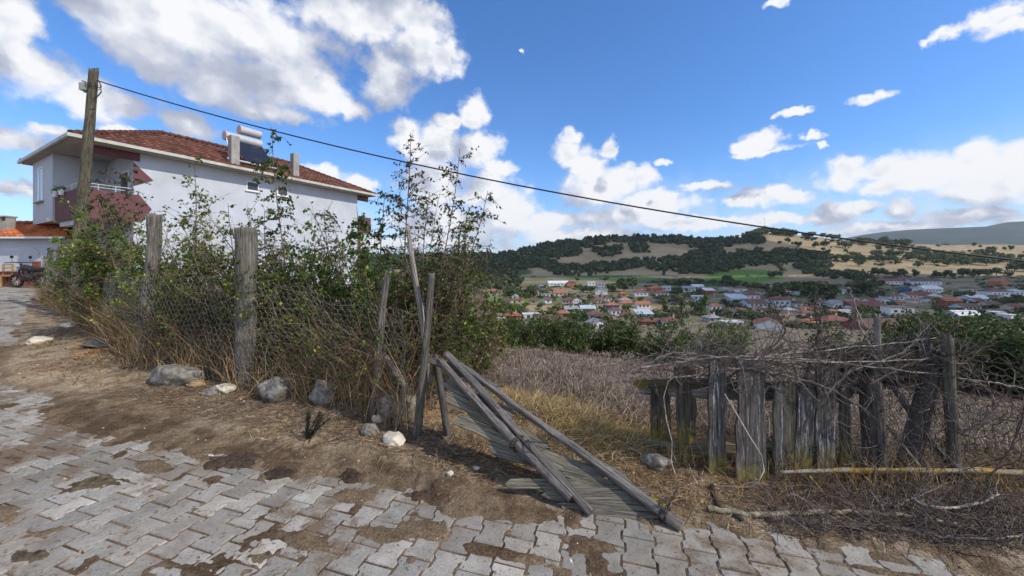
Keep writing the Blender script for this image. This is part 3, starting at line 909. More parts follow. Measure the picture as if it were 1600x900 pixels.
for i, (a, b) in enumerate([((950, 757), (1000, 771)), ((975, 768), (1030, 787)), ((990, 780), (1042, 796))]):
    pa, pb_ = onp(*a, lift=-.012), onp(*b, lift=-.012); pb_.z = max(pb_.z, .03); pa.z = max(pa.z, .03)
    board('slat', pa, pb_, .05, .02, mat_wood('moss_tip', (0.3, 0.3, 0.15), (0.1, 0.1, 0.04), moss=(0.36, 0.36, 0.03), mossz=(4, 5)), gate, nrm=pn, seed=60 + i, label='board end covered in bright yellow green moss')
mb = MB()
def coil(c, ax, r, turns, rad=.0035):
    M = basis(ax); pts = []
    for i in range(int(turns * 14)):
        a = i / 14 * 2 * math.pi
        pts.append(c + M.to_3x3() @ Vector((r * math.cos(a) * (1 + .25 * math.sin(a * 3.1)), r * math.sin(a), .012 * i / 14 * math.sin(a * .7))))
    mb.tube(pts, rad, 5)
coil(onp(812, 697, .06), A1 - A0, .06, 3); coil(onp(830, 705, .08), Vector((1, 0, .2)), .05, 2)
mb.tube([onp(800, 690, .05), onp(850, 700, .1), onp(870, 695, .08)], .0035, 5)
mb.build('binding_wire', M_rust, gate); mb = MB()
coil(onp(1038, 806, .05), C1 - A0, .048, 3, .005)
coil(onp(1035, 795, .10), Vector((0, 1, .1)), .035, 1.6, .004)
mb.tube([onp(1030, 806, .04), P(1040, 795, 2.4), P(1050, 780, 2.42), P(1060, 760, 2.45)], .005, 5)
mb.build('binding_wire', M_rust, gate)

# ---- ruined plank fence at the right
pf = empty('plank_fence', G(1150, 745), 'broken mossy plank fence with flaking white paint under dead brushwood', 'fence')
FY = lambda px: np.interp(px, [960, 1020, 1110, 1170, 1260, 1340, 1480], [3.45, 3.36, 2.92, 2.84, 2.92, 2.96, 2.95])
planks = [(1023, 590, 1025, 702, 14, 0), (1037, 592, 1040, 716, 17, 0), (1070, 572, 1074, 710, 27, 0), (1120, 562, 1120, 748, 28, 1), (1170, 565, 1172, 758, 42, 1),
          (1216, 600, 1214, 762, 15, 1), (1236, 598, 1226, 758, 20, 0), (1256, 608, 1256, 738, 28, 1), (1290, 572, 1290, 750, 28, 1), (1321, 588, 1321, 742, 17, 0)]
for i, (xt, yt, xb, yb, w_, pt_) in enumerate(planks):
    Yp = float(FY(xb)) - .03
    a = P(xb, yb, Yp); a.z = min(a.z, gz(a.x, a.y)) - .02
    board('plank', a, P(xt, yt, Yp + .02), w_ / F * Yp, .024, W_plankp if pt_ else W_plank, pf, seed=70 + i, w1=w_ / F * Yp * (1 + .15 * ((i * 7) % 3 - 1)))
def rail(x0, y0, x1, y1, hpx, mat, name='rail', off=.02, seed=0, parent=pf):
    board(name, P(x0, y0, float(FY(x0)) + off), P(x1, y1, float(FY(x1)) + off), hpx / F * float(FY((x0 + x1) / 2)), .035, mat, parent, seed=seed)
rail(994, 597, 1118, 602, 14, W_plank, seed=90); rail(1114, 600, 1345, 606, 14, W_dark, seed=91)
rail(1000, 609, 1112, 615, 15, W_rail, seed=92, off=.05); rail(1108, 614, 1330, 622, 17, W_rail, seed=93, off=.05)
rail(962, 690, 1116, 703, 15, W_mossr, seed=94); rail(1112, 700, 1330, 714, 15, W_mossr, seed=95)
mb = MB()
wp_ = [P(1064, 601, 3.0), P(1054, 588, 3.02), P(1044, 596, 3.0), P(1037, 620, 2.98), P(1041, 655, 2.96), P(1050, 690, 2.93), P(1049, 722, 2.92), G(1056, 745)]
mb2 = MB(); mb2.tube(wp_, .0042, 8)
M_hose = mat_plain('pale_hose', (0.48, 0.43, 0.36), .6, .1, 8)
tag(mb2.build('plastic_cord', M_hose, smooth=True), 'pale plastic cord hanging from the left end of the plank fence', 'cord')
mb2 = MB(); mb2.tube([P(1132, 615, 2.8), P(1150, 645, 2.75), P(1170, 680, 2.7), P(1190, 712, 2.66), P(1194, 735, 2.64), P(1186, 752, 2.62) + Vector((0, 0, .0)), G(1172, 764) + Vector((0, 0, .01)), G(1108, 762) + Vector((0, 0, .01))], .0042, 8)
tag(mb2.build('plastic_cord', M_hose, smooth=True), 'pale plastic cord looping down across the widest plank to the ground', 'cord')

post('stump_post', 1362, 590, 1368, 745, 36, W_dark, 'thick black weathered post between the planks and the charred leaning post', group='posts of the right fence', wtop=30, seed=31, ragged=.05)
post('stump_post', 1462, 545, 1418, 738, 24, W_dark, 'charred rough post leaning right beside the tall grey corner post', group='posts of the right fence', wtop=30, seed=32, ragged=.09, rough=.22)
post('corner_post', 1483, 529, 1488, 752, 16, W_olive, 'tall grey corner post at the right end carrying the wire netting', group='posts of the right fence', wtop=16, seed=33, ragged=.06, rough=.16)
post('thin_post', 1372, 492, 1370, 735, 10, W_post, 'slim grey pole rising above the brushwood behind the black post', group='posts of the right fence', wtop=9, seed=34, dY=.2)
log('brace_pole', P(1494, 742, 2.8), P(1390, 600, 3.0), .018, .014, W_dark, seed=35, label='thicker diagonal brace pole running up left from the corner post', cat='pole')
log('brace_pole', P(1446, 742, 2.75), P(1322, 585, 2.98), .012, .009, W_post, seed=36, label='thinner diagonal pole crossing in front of the black post', cat='pole')

# ---- wire netting
def netting(name, fn, W_, H_, cell, rad, mat, label, seed=0, holes=0.06):
    """fn(s,t)->point for metres along / up; hexagonal mesh"""
    a = cell; segs = []
    nx = int(W_ / a) + 1; ny = int(H_ / (a * .75)) + 1
    r_ = random.Random(seed)
    for j in range(ny):
        for i in range(nx):
            x = (i + .5 * (j % 2)) * a; y = j * a * .78
            p = lambda dx, dy: (x + dx * a, y + dy * a)
            if r_.random() < holes: continue
            segs.append((p(0, 0), p(0, .44))); segs.append((p(0, .44), p(.5, .78))); segs.append((p(0, .44), p(-.5, .78)))
    sg = np.array(segs)
    Pth = np.stack([np.stack(fn(sg[:, q, 0], sg[:, q, 1]), -1) for q in (0, 1)], 1)
    V, Fq, C = path_mesh(name, Pth, np.full(len(Pth), rad), np.full(len(Pth), rad), 3)
    o = put(name, [(V, Fq, C)], mat)
    return tag(o, label, 'wire netting')
fp = [( -14.2, 11.75), (-13.3, 11.0), (-9.0, 8.1), (-5.15, 5.32), (-3.2, 4.55), (-1.5, 4.0), (-0.98, 3.58)]
fl = [0]
for a, b in zip(fp, fp[1:]): fl.append(fl[-1] + math.dist(a, b))
def fence_fn(s, t):
    x = np.interp(s, fl, [p[0] for p in fp]); y = np.interp(s, fl, [p[1] for p in fp])
    w1_ = (vn(s * 1.3, t * 1.5, 51) - .5) * .16; w2 = (vn(s * 6, t * 6, 52) - .5) * .03; w3 = (vn(s * 6, t * 6, 53) - .5) * .035
    z = hgt(x, y) + .02 + t * (1 - .16 * vn(s * .8, t * 0 + 3, 54)) + w2
    return (x + w1_ * .4 + w3, y - .05 - w1_ * .5, z)
netting('wire_netting', fence_fn, fl[-1], 1.18, .085, .0018, M_wire, 'hexagonal wire netting strung along the posts of the left fence', 3)
def right_fn(s, t):
    x = 3.18 + s * .93 + (vn(s * 3, t * 3, 61) - .5) * .12; y = 2.98 - s * .30 + (vn(s * 2, t * 2, 62) - .5) * .22 - (.95 - t) * .10
    z = hgt(x, y) + t * (1.0 - .22 * np.minimum(s, 2.5)) + (vn(s * 4, t * 4, 63) - .5) * .07
    return (x, y, z)
netting('wire_netting', right_fn, 3.4, .98, .085, .0034, M_rust, 'rusty slack wire netting hanging right of the tall corner post', 5, .03)

# ---- rocks
def rock(px, row, wpx, hpx, label, mat=M_rock, seed=0, group='stones along the fence', name='rock'):
    g = G(px, row + hpx * .5)
    w_ = wpx / F * g.y; h_ = hpx / F * g.y
    mb = MB()
    import bmesh
    bm = bmesh.new(); bmesh.ops.create_icosphere(bm, subdivisions=4, radius=1)
    vs = np.array([v.co for v in bm.verts]); fc = [tuple(v.index for v in f.verts) for f in bm.faces]; bm.free()
    th = vs
    d = 1 + (fbm(th[:, 0] * 1.2 + seed, th[:, 1] * 1.2 + th[:, 2] * .9, 3, seed) - .5) * .9 + (fbm(th[:, 0] * 6 + seed, th[:, 1] * 6 - th[:, 2] * 5, 3, seed + 3) - .5) * .34
    # flat facets
    rs = random.Random(seed)
    v = vs * d[:, None]
    for _ in range(6):
        nrm = np.array([rs.gauss(0, 1), rs.gauss(0, 1), rs.gauss(0, .8)]); nrm /= np.linalg.norm(nrm)
        h = v @ nrm; cut = rs.uniform(.62, .85); v = v - np.outer(np.maximum(h - cut, 0) * .85, nrm)
    v = v * np.array([w_ * .64, w_ * .52, h_ * .62]) + np.array([g.x, g.y + w_ * .3, g.z + h_ * .28])
    mb.add(v.tolist(), fc)
    return tag(mb.build(name, mat, origin=(g.x, g.y + w_ * .3, g.z), smooth=True), label, 'rock', group)
rock(262, 587, 62, 34, 'large grey pitted rock right of the leaning fence post', seed=1)
rock(425, 608, 50, 40, 'grey boulder in dry grass right of the thickest post', seed=2)
rock(500, 614, 36, 34, 'grey boulder in dry grass midway between the thickest and the thin pale post', seed=3)
rock(620, 636, 50, 46, 'big rounded boulder between the thin pale post and the gate post', seed=4)
rock(613, 687, 34, 20, 'smooth cream white stone lying on the soil before the gate post', M_rockw, seed=5)
rock(589, 655, 15, 13, 'small cream stone at the foot of the thin pale post', M_rockw, seed=6)
rock(575, 672, 26, 18, 'small grey stone left of the smooth cream stone', seed=7)
rock(349, 606, 24, 15, 'whitish stone near the foot of the thickest post', M_rockw, seed=8)
rock(325, 612, 20, 14, 'dull brown stone left of the whitish stone', seed=9)
rock(302, 600, 22, 10, 'flat ochre stone right of the large pitted rock', mat_plain('ochre_rock', (0.33, 0.22, 0.13), .9, .25, 12, bmp=.4), seed=10)
rock(48, 533, 30, 11, 'flat pale stone at the far left edge of the soil strip', seed=11, mat=M_rockw)
rock(100, 508, 18, 8, 'white stone on dry grass left of the fence', M_rockw, seed=12)
rock(150, 536, 44, 14, 'low dark flat stone behind the large pitted rock', mat_plain('dark_rock', (0.13, 0.12, 0.11), .9, .3, 12, bmp=.4), seed=13)
rock(1028, 722, 36, 22, 'grey stone at the foot of the leftmost plank', seed=14, group='stones by the right fence')
rock(703, 741, 9, 8, 'small white pebble on the pavers left of the gate slats', M_rockw, seed=15, group='pebbles on the paving')
rock(744, 733, 9, 5, 'small white pebble in the shade of the gate', M_rockw, seed=16, group='pebbles on the paving')

# ---- scattered pebbles, crumbs (uncountable)
def pebbles():
    n = 9000
    u_ = rng.uniform(-1.5, 1.5, n); Y = np.exp(rng.uniform(math.log(1.9), math.log(8), n)); X = u_ * Y
    s_ = Y - road_y(X); k = (rng.random(n) < np.where(s_ > -.1, .95, .22)) & (Y < fence_y(X) + .3)
    X, Y = X[k], Y[k]; n = len(X)
    Z = np.maximum(hgt(X, Y), base(X, Y))
    r_ = np.exp(rng.normal(math.log(.006), .55, n)).clip(.003, .022)
    o_ = np.array([(1, 0, 0), (-.5, .87, 0), (-.5, -.87, 0), (0, 0, .8), (0, 0, -.5)])
    ang_ = rng.uniform(0, 6.28, n); c, s2 = np.cos(ang_), np.sin(ang_)
    jit = 1 + rng.normal(0, .25, (n, 5, 1))
    q = o_[None] * jit * r_[:, None, None]
    V = np.stack([q[..., 0] * c[:, None] - q[..., 1] * s2[:, None], q[..., 0] * s2[:, None] + q[..., 1] * c[:, None], q[..., 2]], -1) + np.stack([X, Y, Z], -1)[:, None]
    Ft = np.array([(0, 1, 3), (1, 2, 3), (2, 0, 3), (1, 0, 4), (2, 1, 4), (0, 2, 4)])
    Fq = (np.arange(n)[:, None, None] * 5 + Ft[None]).reshape(-1, 3)
    C = np.repeat(pal(n, [(.33, .29, .24, 1.2), (.17, .115, .075, 4), (.29, .22, .15, 4), (.55, .5, .44, .3)]), 5, 0)
    me = np_mesh('gravel', V.reshape(-1, 3), Fq, C)
    tag(link('gravel', me, mat_leaf('crumb', 0.0, .95)), 'loose crumbs and grit scattered over soil and pavers', 'gravel', kind='stuff')
pebbles()

# ---- dung / mud pats on the pavers
def pat(px, row, wpx, hpx, label, c=(0.065, 0.042, 0.03), seed=0):
    g = G(px, row); w_ = wpx / F * g.y / 2
    d_ = hpx / 2 / F * g.y * g.y / (EYE - g.z)
    n = 34; Fc = []
    a, b = np.meshgrid(np.linspace(-1, 1, n + 1), np.linspace(-1, 1, n + 1), indexing='ij'); a = a.ravel(); b = b.ravel()
    r_ = np.hypot(a, b) + (fbm(a * 2.3 + seed, b * 2.3, 3, seed) - .5) * .75
    h = .026 * sst(1.0, .35, r_) * (.45 + fbm(a * 5 + seed, b * 5, 3, 3)) - .012
    x = g.x + a * w_ * 1.3; y = g.y + b * d_ * 1.3
    V = np.stack([x, y, np.maximum(hgt(x, y), base(x, y)) + .002 + h], -1).tolist()
    for i in range(n):
        for j in range(n):
            q = i * (n + 1) + j; Fc.append((q, q + n + 1, q + n + 2, q + 1))
    mb = MB(); mb.add(V, Fc)
    return tag(mb.build('dung_pat', mat_plain('dung' + str(c[0]), c, .95, .4, 30, bmp=.9), smooth=True), label, 'dung pat', 'dried dung pats on the paving')
pat(437, 741, 46, 22, 'dark brown dung pat at the upper paving edge left of centre', seed=3)
pat(546, 746, 36, 18, 'small dark dung pat below the cream white stone', seed=8)
pat(152, 754, 78, 24, 'broad greenish brown dung pat on the left pavers', (0.125, 0.098, 0.06), seed=5)
pat(40, 872, 66, 24, 'flat dung pat at the lower left corner', (0.12, 0.09, 0.06), seed=13)
pat(366, 718, 90, 26, 'widest dark dung smear where soil meets pavers', (0.085, 0.058, 0.04), seed=21)
pat(655, 776, 44, 18, 'crumbled dung pat on the pavers left of the gate slats', (0.09, 0.062, 0.045), seed=24)

# ---- vegetation ------------------------------------------------------------
GREEN = [(.080, .145, .028, 5), (.050, .10, .022, 4), (.15, .20, .04, 3), (.32, .30, .05, 1)]
VIVID = [(.11, .19, .03, 5), (.19, .25, .04, 4), (.06, .11, .02, 3), (.46, .43, .06, 1.2)]
DARKG = [(.045, .082, .026, 5), (.070, .115, .032, 4), (.12, .15, .04, 1.5), (.17, .10, .06, .5)]
PURPL = [(.045, .05, .022, 4), (.075, .05, .03, 2.5), (.06, .08, .025, 3), (.20, .16, .04, .6)]
def fence_hit(px):
    u_ = (px - CX) / F; prev = None
    for (a, b) in zip(FENCE, FENCE[1:]):
        fa = a[0] - u_ * a[1]; fb = b[0] - u_ * b[1]
        if fa <= 0 <= fb:
            t = fa / (fa - fb); return float(a[1] + (b[1] - a[1]) * t)
    return 3.3
def shrub(name, px, toprow, rad, label, cat='shrub', group='shrubs behind the left fence', back=.75, nst=26, ntw=420, nlf=4200, lsize=.042, palette=GREEN, low=.25, Y=None, twc=(.9, .85, .8), lean=0.0, twl=.38):
    Y = Y if Y else fence_hit(px) + back
    b = GY(px, Y); H = P(px, toprow, Y).z - b.z
    root = empty(name, b, label, cat, group)
    # stems fan out into an uneven crown
    lob = rng.normal(0, 1, (7, 3)) * np.array([rad * .55, rad * .5, H * .16]) + np.array([0, 0, H * .66])
    base_ = np.array(b) + rng.normal(0, .12, (nst, 3)) * np.array([rad, rad, 0])
    tgt = np.array(b) + lob[rng.integers(0, 7, nst)] + rng.normal(0, .12, (nst, 3))
    D = tgt - base_; L = np.linalg.norm(D, axis=1) * rng.uniform(.9, 1.25, nst)
    st = walk(base_, D, L, 6, .10, .02)
    p_, d_ = on_paths(st, ntw, .18)
    dd = d_ * .5 + rng.normal(0, .75, (ntw, 3)) + np.array([0, 0, .15])
    tw = walk(p_, dd, rng.uniform(.4, 1.3, ntw) * twl, 4, .28, -.05)
    tw[:, :, 2] = np.maximum(tw[:, :, 2], b.z + .05)
    m1 = path_mesh('', st, rng.uniform(.008, .014, nst), np.full(nst, .003), 4, pal(nst, [(*twc, 1)], .2))
    m2 = path_mesh('', tw, np.full(ntw, .0032), np.full(ntw, .0014), 3, pal(ntw, [(*twc, 1), (.6, .5, .42, 1)], .3))
    put('stems', [m1, m2], M_twig, root)
    lp, ld = on_paths(tw, nlf // 4 + 1, .15); lp = np.repeat(lp, 5, 0) + rng.normal(0, lsize * .55, (len(lp) * 5, 3)); ld = np.repeat(ld, 5, 0); nlf = len(lp)
    keepz = (lp[:, 2] - b.z) / H
    keep = rng.random(nlf) < sst(low * .4, low + .25, keepz) * .95 + .05
    # uneven clumps: drop leaves in noisy gaps
    gap = fbm(lp[:, 0] * (4 if rad < 1 else 1.6) + px, lp[:, 2] * (4 if rad < 1 else 1.6) + lp[:, 1] * (3 if rad < 1 else 1.2), 2, 40)
    keep &= gap > .36
    lp, ld = lp[keep], ld[keep]
    put('foliage', [leaves(lp, ld, np.full(len(lp), lsize), pal(len(lp), palette) * (0.75 + .5 * fbm(lp[:, 0] * 2.5, lp[:, 2] * 2.5, 2, 77))[:, None], .35, .6)], M_leaf, root)
    return root
TAN = (1.7, 1.45, 1.05)
shrub('shrub', 122, 372, .9, 'grey twiggy shrub with few leaves wrapped around the foot of the utility pole', palette=DARKG, nlf=4200, ntw=900, nst=40, lsize=.06, low=.1)
shrub('shrub', 186, 332, .8, 'dark leafy shrub between the utility pole and the leaning fence post', palette=VIVID, nlf=8000, ntw=800, nst=36, lsize=.055)
shrub('shrub', 240, 352, .62, 'bright yellow green shrub behind the leaning fence post', palette=VIVID, nlf=7500, ntw=600)
shrub('shrub', 292, 346, .55, 'bright green shrub midway between the leaning post and the thickest post', palette=VIVID, nlf=7000, ntw=560)
shrub('shrub', 344, 362, .5, 'olive yellow shrub just left of the thickest post', palette=[(.12, .13, .025, 4), (.22, .20, .04, 3), (.05, .08, .02, 3)], nlf=5200, ntw=520, twc=TAN)
shrub('shrub', 425, 362, .5, 'sparse brownish shrub just right of the thickest post', palette=[(.10, .11, .03, 4), (.17, .14, .05, 3), (.05, .07, .02, 3)], nlf=6500, ntw=800, twc=TAN)
shrub('shrub', 482, 360, .55, 'sparse olive shrub with bare twigs before the long white wall', palette=GREEN, nlf=7600, ntw=800, twc=TAN)
shrub('shrub', 543, 358, .5, 'mid green shrub behind the wire left of the thin pale post', palette=GREEN, nlf=10500, ntw=640)
shrub('shrub', 603, 368, .45, 'dense green shrub behind the thin pale post', palette=GREEN, nlf=10500, ntw=560)
shrub('shrub', 655, 375, .42, 'mid green shrub directly behind the gate post', palette=GREEN, nlf=5400, ntw=520, back=.7)
shrub('shrub', 706, 392, .45, 'green shrub right of the gate post above the collapsed gate', palette=GREEN, nlf=7600, ntw=520, Y=4.6)
shrub('shrub', 742, 440, .45, 'yellowish shrub at the edge of the dry field right of the gate post', palette=[(.14, .15, .04, 4), (.28, .24, .07, 3), (.06, .09, .03, 3)], nlf=3800, ntw=520, Y=5.2, twc=TAN, low=.1)
# low dark undergrowth tangle along the fence
for i, (px, tr, lab) in enumerate([(160, 430, 'low grey bramble tangle left of the leaning fence post'), (270, 450, 'low shaded bramble tangle between the leaning and the thickest post'), (455, 455, 'low brown bramble tangle right of the thickest post'), (560, 470, 'low dark bramble tangle left of the thin pale post'), (630, 470, 'low leafy bramble tangle between thin post and gate post')]):
    shrub('bramble', px, tr, .6, lab, cat='bramble', group='bramble tangles at the foot of the hedge', back=.45, nst=30, ntw=800, nlf=2200, lsize=.035, palette=GREEN, low=0, twc=(.75, .66, .56), twl=.5)

def sapling(px, toprow, label, Y=None, back=.5, topx=None, spread=.5, nside=26, nlf=420, lsize=.05, palette=PURPL, leafstart=.3, droop=-.12, extra=0, thick=.012, cat='sapling', dense=1.0):
    Y = Y if Y else fence_hit(px) + back
    b = GY(px, Y); top = P(topx if topx else px, toprow, Y)
    H = top.z - b.z
    root = empty('sapling', b, label, cat, 'young trees rising out of the hedge')
    stems = []
    for e in range(1 + extra):
        tp = top if e == 0 else top + Vector((random.uniform(-.25, .35), random.uniform(-.3, .3), -random.uniform(.2, .7)))
        K = 12; pts = []
        ph = random.uniform(0, 6)
        for i in range(K + 1):
            t = i / K; q = b.lerp(tp, t)
            q += Vector((math.sin(t * 5 + ph) * .035 * H * t, math.cos(t * 4 + ph) * .03 * t, 0)) * (1 - t * .5)
            pts.append(q)
        stems.append(pts)
    st = np.array([[tuple(q) for q in s_] for s_ in stems])
    ns = nside * (1 + extra)
    t = np.sort(rng.uniform(leafstart, .99, ns)); idx = rng.integers(0, 1 + extra, ns)
    j = np.minimum((t * 12).astype(int), 11); f = (t * 12 - j)[:, None]
    p_ = st[idx, j] * (1 - f) + st[idx, j + 1] * f
    a_ = rng.uniform(0, 6.28, ns)
    dd = np.stack([np.cos(a_), np.sin(a_) * .8, rng.uniform(.25, .9, ns)], -1)
    Ls = spread * (1.08 - t) ** .6 * rng.uniform(.5, 1.2, ns)
    sd = walk(p_, dd, Ls, 6, .16, droop)
    p2, d2 = on_paths(sd, int(ns * 2.2), .25)
    tw = walk(p2, d2 * .6 + rng.normal(0, .6, p2.shape), rng.uniform(.05, .22, len(p2)), 3, .2, -.12)
    c = np.array([(.75, .62, .58)])
    put('stem', [path_mesh('', st, np.full(len(st), thick), np.full(len(st), .003), 6, np.repeat(c, len(st), 0)), path_mesh('', sd, np.full(ns, .0045), np.full(ns, .0018), 3, np.repeat(c, ns, 0)),
                 path_mesh('', tw, np.full(len(tw), .0022), np.full(len(tw), .0013), 3, np.repeat(c, len(tw), 0))], M_twig, root)
    l1, e1 = on_paths(sd, int(nlf * .45), .25); l2, e2 = on_paths(tw, int(nlf * .55), .1)
    lp = np.concatenate([l1, l2]); ld = np.concatenate([e1, e2])
    zt = (lp[:, 2] - b.z) / H
    put('foliage', [leaves(lp, ld, np.full(len(lp), lsize), pal(len(lp), palette), .55, .55)], M_leaf, root)
    return root
sapling(640, 206, 'tallest thin sapling with small dark leaves right of the house, before the clouds', topx=634, spread=.45, nside=60, nlf=1100, lsize=.036, extra=0, thick=.011)
sapling(668, 232, 'bushy topped sapling arching right beside the tallest one', topx=712, spread=.46, nside=56, nlf=1500, lsize=.038, extra=1, thick=.012)
sapling(655, 300, 'leafy lower sapling behind the leaning bare pole', topx=672, spread=.46, nside=56, nlf=1100, lsize=.038, palette=DARKG, extra=1)
sapling(600, 300, 'slender sapling at the right corner of the white house', topx=598, spread=.36, nside=44, nlf=900, lsize=.042, palette=DARKG)
sapling(715, 330, 'short sapling above the collapsed gate with sparse leaves', topx=733, spread=.36, nside=36, nlf=600, lsize=.044, palette=DARKG, Y=4.6)
sapling(745, 385, 'dwarf sapling at the right end of the hedge before the far wood', topx=762, spread=.3, nside=30, nlf=420, lsize=.04, palette=DARKG, Y=5.0)
sapling(565, 322, 'sapling with hanging green leaves before the purple end of the house', topx=556, spread=.32, nside=36, nlf=900, lsize=.055, palette=GREEN)
sapling(452, 204, 'tall sapling with leafy tip crossing the solar heater and the roof', topx=432, spread=.48, nside=40, nlf=900, lsize=.052, palette=DARKG, leafstart=.35)
sapling(520, 326, 'low bare twiggy sapling before the right half of the long wall', topx=512, spread=.4, nside=40, nlf=240, lsize=.042, palette=DARKG)
sapling(370, 318, 'short sapling with drooping leaf rows just left of the thickest post', topx=362, spread=.34, nside=20, nlf=260, lsize=.05, palette=GREEN)
sapling(302, 250, 'thin branching sapling before the left part of the long wall', topx=300, spread=.5, nside=40, nlf=650, lsize=.05, palette=GREEN, leafstart=.4)
sapling(205, 262, 'dark leafed sapling before the purple balcony', topx=200, spread=.75, nside=40, nlf=620, lsize=.06, palette=PURPL, extra=1, leafstart=.35)
sapling(160, 262, 'dark sapling whose leaves hide part of the utility pole', topx=170, spread=.6, nside=30, nlf=380, lsize=.06, palette=PURPL, leafstart=.4)
sapling(232, 330, 'sparse sapling above the leaning fence post', topx=240, spread=.5, nside=26, nlf=300, lsize=.055, palette=GREEN, leafstart=.5)
sapling(420, 330, 'thin bare sapling between the two small wall windows', topx=418, spread=.38, nside=26, nlf=160, lsize=.045, palette=GREEN)

STRAW = [(.42, .285, .145, 4), (.30, .20, .10, 4), (.52, .40, .23, 1.6), (.17, .115, .065, 3)]
FIELD = [(.30, .235, .19, 4), (.19, .145, .122, 4), (.40, .315, .25, 2.2), (.085, .062, .055, 2.4)]
def grass_along_fence():
    n = 38000
    s_ = rng.uniform(0, fl[-1], n)
    x = np.interp(s_, fl, [p[0] for p in fp]); y = np.interp(s_, fl, [p[1] for p in fp])
    off_ = rng.normal(.42, .26, n).clip(-.12, 1.2)
    x = x + rng.normal(0, .05, n); y = y + off_
    clump = fbm(x * 2.2, y * 2.2, 3, 66)
    k = rng.random(n) < sst(.35, .6, clump) + .12
    x, y, clump = x[k], y[k], clump[k]; n = len(x)
    z = hgt(x, y)
    H = rng.uniform(.25, .80, n) * (.5 + clump) * np.where(rng.random(n) < .08, 1.4, 1)
    D = rng.normal(0, .28, (n, 3)) + np.array([0, 0, 1])
    o = put('dry_grass', [blades(np.stack([x, y, z], -1), D, H, np.full(n, .0028), pal(n, STRAW), .5)], M_straw)
    tag(o, 'tall straw coloured dry grass growing through the left fence', 'dry grass', kind='stuff')
grass_along_fence()
def field_grass():
    parts = []
    # standing and lying stubble of the field
    n = 120000
    u_ = rng.uniform(-.35, 1.75, n); Y = np.exp(rng.uniform(math.log(2.9), math.log(27), n)); X = u_ * Y
    k = (Y > fence_y(X) + .35) & (Y < 26); X, Y = X[k], Y[k]
    cl = fbm(X * 1.1, Y * .9, 4, 88); k = rng.random(len(X)) < .35 + sst(.35, .6, cl) * .65
    X, Y, cl = X[k], Y[k], cl[k]; n = len(X); Z = hgt(X, Y)
    lie = rng.random(n) < .86
    D = rng.normal(0, 1, (n, 3)) * np.where(lie, 1.0, .30)[:, None] + np.array([0, 0, 1.0]) * np.where(lie, .30, 1)[:, None]
    D[:, 2] = np.abs(D[:, 2])
    H = rng.uniform(.05, .15, n) * (.5 + cl) * (1 + .015 * Y)
    C = pal(n, FIELD) * (0.72 + .7 * fbm(X * .5, Y * .5, 3, 89))[:, None]
    parts.append(blades(np.stack([X, Y, Z], -1), D, H, .0017 + .00055 * Y, C, .6))
    # taller stalk clumps
    for _ in range(130):
        y0 = math.exp(random.uniform(math.log(4), math.log(22))); x0 = random.uniform(-.1, 1.5) * y0
        if y0 < float(fence_y(x0)) + .6: continue
        m = 26
        px_ = x0 + rng.normal(0, .09, m); py_ = y0 + rng.normal(0, .09, m)
        D = rng.normal(0, .22, (m, 3)) + np.array([0, 0, 1])
        parts.append(blades(np.stack([px_, py_, hgt(px_, py_)], -1), D, rng.uniform(.15, .42, m), np.full(m, .002 + .0004 * y0), pal(m, FIELD) * 1.1, .3))
    o = put('field_grass', parts, M_straw)
    tag(o, 'matted brown dry grass covering the sloping field', 'dry grass', kind='stuff')
field_grass()
def gateway_straw():
    parts = []
    # loose straw mat round the gateway, along the paving edge and under the planks
    n = 60000
    X = rng.uniform(-2.6, 6.2, n); e_ = road_y(X); f_ = fence_y(X)
    t = rng.random(n); Y = e_ - .02 + (f_ + .7 - e_) * t
    cl = fbm(X * 3, Y * 3, 3, 98)
    dens = .12 + .85 * sst(-.9, .6, X) * sst(.1, .35, Y - e_)
    k = rng.random(n) < dens * (.35 + sst(.38, .58, cl)); X, Y, cl = X[k], Y[k], cl[k]; n = len(X)
    Z = hgt(X, Y) + .004
    D = rng.normal(0, 1, (n, 3)); D[:, 2] = np.abs(D[:, 2]) * .22
    dark = sst(1.2, 2.6, X)[:, None]
    C = pal(n, STRAW) * (1 - dark) + pal(n, [(.16, .12, .085, 3), (.28, .21, .13, 2), (.09, .065, .05, 3)]) * dark
    parts.append(blades(np.stack([X, Y, Z], -1), D, rng.uniform(.03, .15, n), np.full(n, .0018), C, .8))
    # bright straw tussock right behind the gate poles
    n = 7000
    t = rng.random(n); cx = -.15 + 1.15 * t; cy = 4.5 - 1.2 * t
    X = cx + rng.normal(0, .22, n); Y = cy + rng.normal(0, .16, n); Y = np.maximum(Y, 2.95); Z = hgt(X, Y)
    D = np.stack([rng.normal(.5, .6, n), rng.normal(-.4, .6, n), np.abs(rng.normal(.6, .4, n))], -1)
    parts.append(blades(np.stack([X, Y, Z], -1), D, rng.uniform(.08, .24, n) * (1.1 - .45 * t), np.full(n, .0024), pal(n, [(.50, .37, .18, 4), (.38, .27, .12, 3), (.60, .49, .28, 2)]), .7))
    # sparse upright weeds under the planks
    n = 1500
    X = rng.uniform(1.2, 3.6, n); Y = fence_y(X) - rng.uniform(-.05, .35, n); Z = hgt(X, Y)
    D = rng.normal(0, .3, (n, 3)) + np.array([0, 0, 1])
    parts.append(blades(np.stack([X, Y, Z], -1), D, rng.uniform(.06, .3, n), np.full(n, .002), pal(n, STRAW), .5))
    o = put('straw', parts, M_straw)
    tag(o, 'loose straw and dead stems strewn round the gateway', 'straw', kind='stuff')
gateway_straw()
